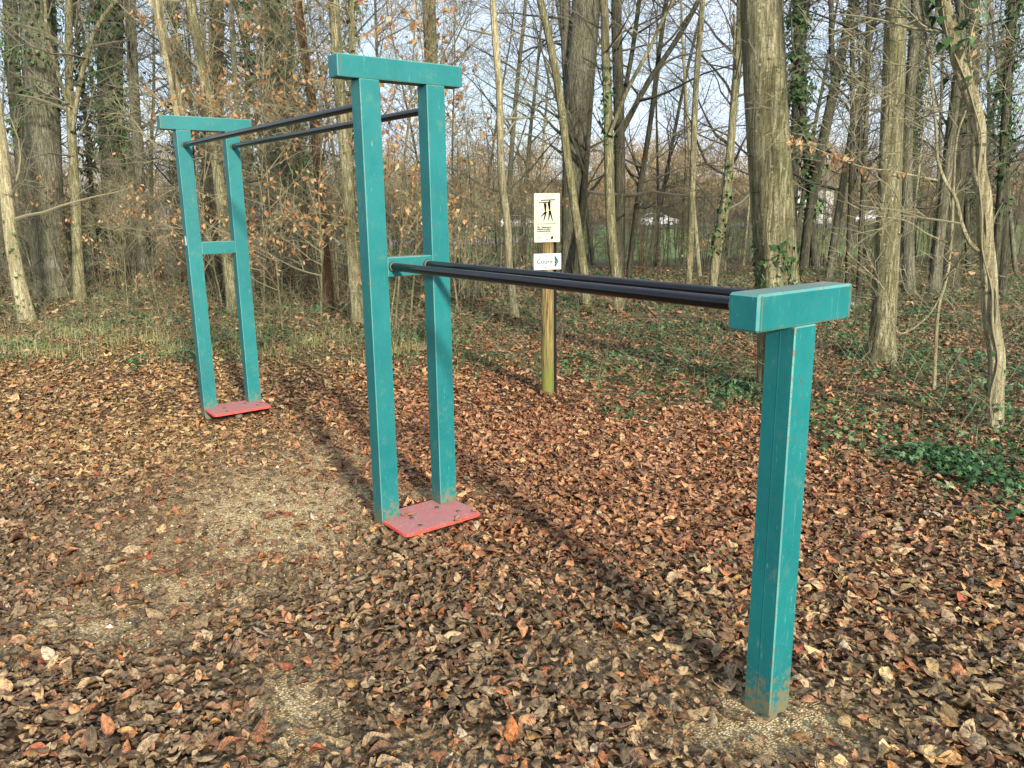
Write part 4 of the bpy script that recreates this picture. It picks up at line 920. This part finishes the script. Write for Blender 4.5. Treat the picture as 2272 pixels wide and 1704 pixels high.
# ivy ground cover
def ivy_ground(n,D0,D1,size,marg):
    x,y=scatter(n,D0,D1,marg); cov=cover_w(x,y); u,v=proj(x,y,hgt(x,y)); u=u/K
    pat=np.sin(x*1.9+np.sin(y*1.3)*1.5)+np.sin(y*2.3+np.sin(x*1.1)*2)+.6*np.sin(x*5.1-y*4.3); side=np.interp(u,[0,300,900,1300,1700,2212],[-.5,-.3,-.1,.5,.9,1.0])
    k=(rng.random(n)<cov)&(pat+side+rng.normal(0,.6,n)> .05); x,y,pat=x[k],y[k],pat[k]; n=len(x)
    z=hgt(x,y)+np.clip(.035+.025*pat,.01,.12)*rng.uniform(.3,1.5,n)
    s=size*rng.uniform(.5,1.3,n); az=rng.uniform(0,6.28,n)
    lob=np.array([(0,-.15),(.45,-.5),(.95,-.15),(.42,.15),(.55,.75),(.12,.5),(0,1.15),(-.12,.5),(-.55,.75),(-.42,.15),(-.95,-.15),(-.45,-.5)])*.62
    P=np.concatenate([lob,np.zeros((12,1))],1)[None]*s[:,None,None]; P[:,:,2]=-.25*np.abs(P[:,:,0])+ -.12*P[:,:,1]
    tx,ty=rng.normal(0,.45,n),rng.normal(0,.45,n)
    Zt=P[:,:,2]+P[:,:,0]*np.sin(tx)[:,None]+P[:,:,1]*np.sin(ty)[:,None]
    X_=P[:,:,0]*np.cos(az)[:,None]-P[:,:,1]*np.sin(az)[:,None]; Y_=P[:,:,0]*np.sin(az)[:,None]+P[:,:,1]*np.cos(az)[:,None]
    V=np.stack([X_+x[:,None],Y_+y[:,None],Zt+z[:,None]],-1).reshape(-1,3)
    return V,np.arange(n*12).reshape(n,12)
def ivy_mound(u,v,r,n,h,size=.036):
    c=ground(u*K,v*K); a=rng.uniform(0,6.28,n); q=np.sqrt(rng.uniform(0,1,n))*r*(1+.3*np.sin(a*3)); x=c[0]+q*np.cos(a)*1.3; y=c[1]+q*np.sin(a)
    z=hgt(x,y)+h*np.sqrt(np.clip(1-(q/(r*1.35))**2,0,1))*rng.uniform(.15,1.,n); s=size*rng.uniform(.5,1.25,n); az=rng.uniform(0,6.28,n)
    lob=np.array([(0,-.15),(.45,-.5),(.95,-.15),(.42,.15),(.55,.75),(.12,.5),(0,1.15),(-.12,.5),(-.55,.75),(-.42,.15),(-.95,-.15),(-.45,-.5)])*.62
    P=np.concatenate([lob,np.zeros((12,1))],1)[None]*s[:,None,None]; tx,ty=rng.normal(0,.6,n),rng.normal(0,.6,n)
    Zt=-.25*np.abs(P[:,:,0])+P[:,:,0]*np.sin(tx)[:,None]+P[:,:,1]*np.sin(ty)[:,None]
    X_=P[:,:,0]*np.cos(az)[:,None]-P[:,:,1]*np.sin(az)[:,None]; Y_=P[:,:,0]*np.sin(az)[:,None]+P[:,:,1]*np.cos(az)[:,None]
    return np.stack([X_+x[:,None],Y_+y[:,None],Zt+z[:,None]],-1).reshape(-1,3),np.arange(n*12).reshape(n,12)
a=ivy_ground(34000,3.6,11,.042,.76); b_=ivy_ground(36000,11,20,.055,.74)
ms_=[a,b_]+[ivy_mound(*q) for q in ((2060,1010,.26,420,.12),(2150,1050,.22,260,.09),(2190,980,.25,130,.08),(1990,985,.22,160,.07),(2140,900,.2,160,.10),(1620,850,.25,300,.14),(1585,835,.2,200,.10),(1900,770,.4,300,.12),(1340,900,.18,90,.06),(1830,900,.3,160,.07))]
off=0; FF_=[]
for q in ms_: FF_.append(q[1]+off); off+=len(q[0])
me=mesh('ivy_ground_cover',np.concatenate([q[0] for q in ms_]),np.concatenate(FF_),[leafm('ground_ivy',[(.014,.045,.018),(.026,.075,.028),(.045,.11,.038),(.08,.16,.06),(.15,.24,.11)],.1)])
tag(obj('ivy_ground_cover',me),'dark green ivy creeping over the forest floor among brown leaves','ivy',kind='stuff')
# grass
def blades(x,y,h,wd,mats_cols,name,label,cat,lean=.5):
    n=len(x); az=rng.uniform(0,6.28,n); L_=h*np.exp(rng.normal(0,.35,n)); le=np.abs(rng.normal(0,lean,n)); z=hgt(x,y)
    d=np.stack([np.cos(az),np.sin(az),0*az],1); s=np.stack([-np.sin(az),np.cos(az),0*az],1); b0=np.stack([x,y,z-.005],1)
    V=[]
    for t,w_ in ((0,1),(.4,.85),(.75,.55)):
        c=b0+d*(L_*le*t**2)[:,None]+np.array([0,0,1])*(L_*(t-.35*le*t*t))[:,None]; V+=[c-s*wd*w_,c+s*wd*w_]
    V.append(b0+d*(L_*le)[:,None]+np.array([0,0,1])*(L_*(1-.45*np.minimum(le,1.6)))[:,None])
    V=np.stack(V,1).reshape(-1,3); o=np.arange(n)[:,None]*7
    F4=np.concatenate([o+np.array([0,1,3,2]),o+np.array([2,3,5,4])]); F3=o+np.array([4,5,6])
    me=mesh(name,V,[F4,F3],[leafm(name+'_mat',mats_cols,.3)]); tag(obj(name,me),label,cat,kind='stuff')
def strip_pts(n,f):
    x,y=scatter(n,3.5,16,.75); u,v=proj(x,y,hgt(x,y)); k=rng.random(n)<f(u/K,v/K); return x[k],y[k]
def clump(u,v): return 1
f=lambda u,v: np.clip(in_ell(u,v,230,745,330,38,.35)+in_ell(u,v,700,750,260,40,.4)*.7+in_ell(u,v,560,760,120,28,.4)*.5,0,1)*(.35+.65*(np.sin(u*.06)+np.sin(u*.023+v*.05)>-.4))
x,y=strip_pts(150000,f); k=(np.sin(x*4.1+np.sin(y*3)*1.5)+np.sin(y*5.3-x*1.7)+rng.normal(0,.5,len(x)))>.15; x,y=x[k],y[k]
blades(x,y,.125,.0022,[(.20,.26,.08),(.50,.45,.21),(.60,.54,.30),(.13,.22,.05),(.20,.30,.08),(.50,.40,.20)],'dry_grass','dry straw coloured grass bordering the wood left of the far gate','grass',1.1)
f=lambda u,v: np.clip(.25*in_ell(u,v,300,720,500,70,.4)+.5*in_ell(u,v,900,790,250,30,.5)+.35*in_ell(u,v,1450,850,260,90,.5)+.9*in_ell(u,v,2090,1120,70,26,.4)+.8*in_ell(u,v,1795,1020,40,40,.4)+.35*in_ell(u,v,2000,960,260,90,.4)+.8*in_ell(u,v,2060,1165,60,20,.4)+.8*in_ell(u,v,1880,1150,30,16,.4),0,1)*(np.sin(u*.11+v*.07)+np.sin(u*.051-v*.13)>.2)
x,y=strip_pts(90000,f)
blades(x,y,.11,.0018,[(.05,.11,.02),(.09,.17,.035),(.15,.24,.06),(.22,.28,.09)],'green_grass','green grass tufts growing through leaves beneath the trees','grass',.6)
# dead stalks and low brambles in the cover zone
x,y=scatter(4200,5,17,.75); k=(rng.random(len(x))<cover_w(x,y)); x,y=x[k],y[k]; n=len(x)
Pd,Rd=grow(np.stack([x,y,hgt(x,y)],1),np.stack([rng.normal(0,.5,n),rng.normal(0,.5,n),np.ones(n)],1),rng.uniform(.15,.8,n),6,.22,-.04,np.full(n,.0022),np.full(n,.0010))
p,d,r,t_=along(Pd,Rd,2,.3,.9); P2,R2=grow(p,side_dir(d,.6,0),rng.uniform(.08,.25,len(p)),3,.2,0,np.full(len(p),.0014),np.full(len(p),.0008))
V,F=tubes([(Pd,Rd,3),(P2,R2,3)]); tag(obj('dead_stalks',mesh('dead_stalks',V,F,[M_tw2])),'thin tan dead stalks and seedlings rising from the forest floor','undergrowth',kind='stuff')
x,y=scatter(420,2.2,14,.75); n=len(x); a=rng.uniform(0,6.28,n)
Pd,Rd=grow(np.stack([x,y,hgt(x,y)+.03],1),np.stack([np.cos(a),np.sin(a),rng.normal(0,.05,n)],1),rng.uniform(.08,.6,n)*np.where(cover_w(x,y)>.5,1.3,.5),6,.28,-.02,np.full(n,.0035),np.full(n,.0012))
Pd[:,:,2]=np.minimum(Pd[:,:,2],hgt(Pd[:,:,0],Pd[:,:,1])+.035)
V,F=tubes([(Pd,Rd,4)]); tag(obj('fallen_twigs',mesh('fallen_twigs',V,F,[M_tw3])),'small fallen twigs lying among the dead leaves','twigs',kind='stuff')
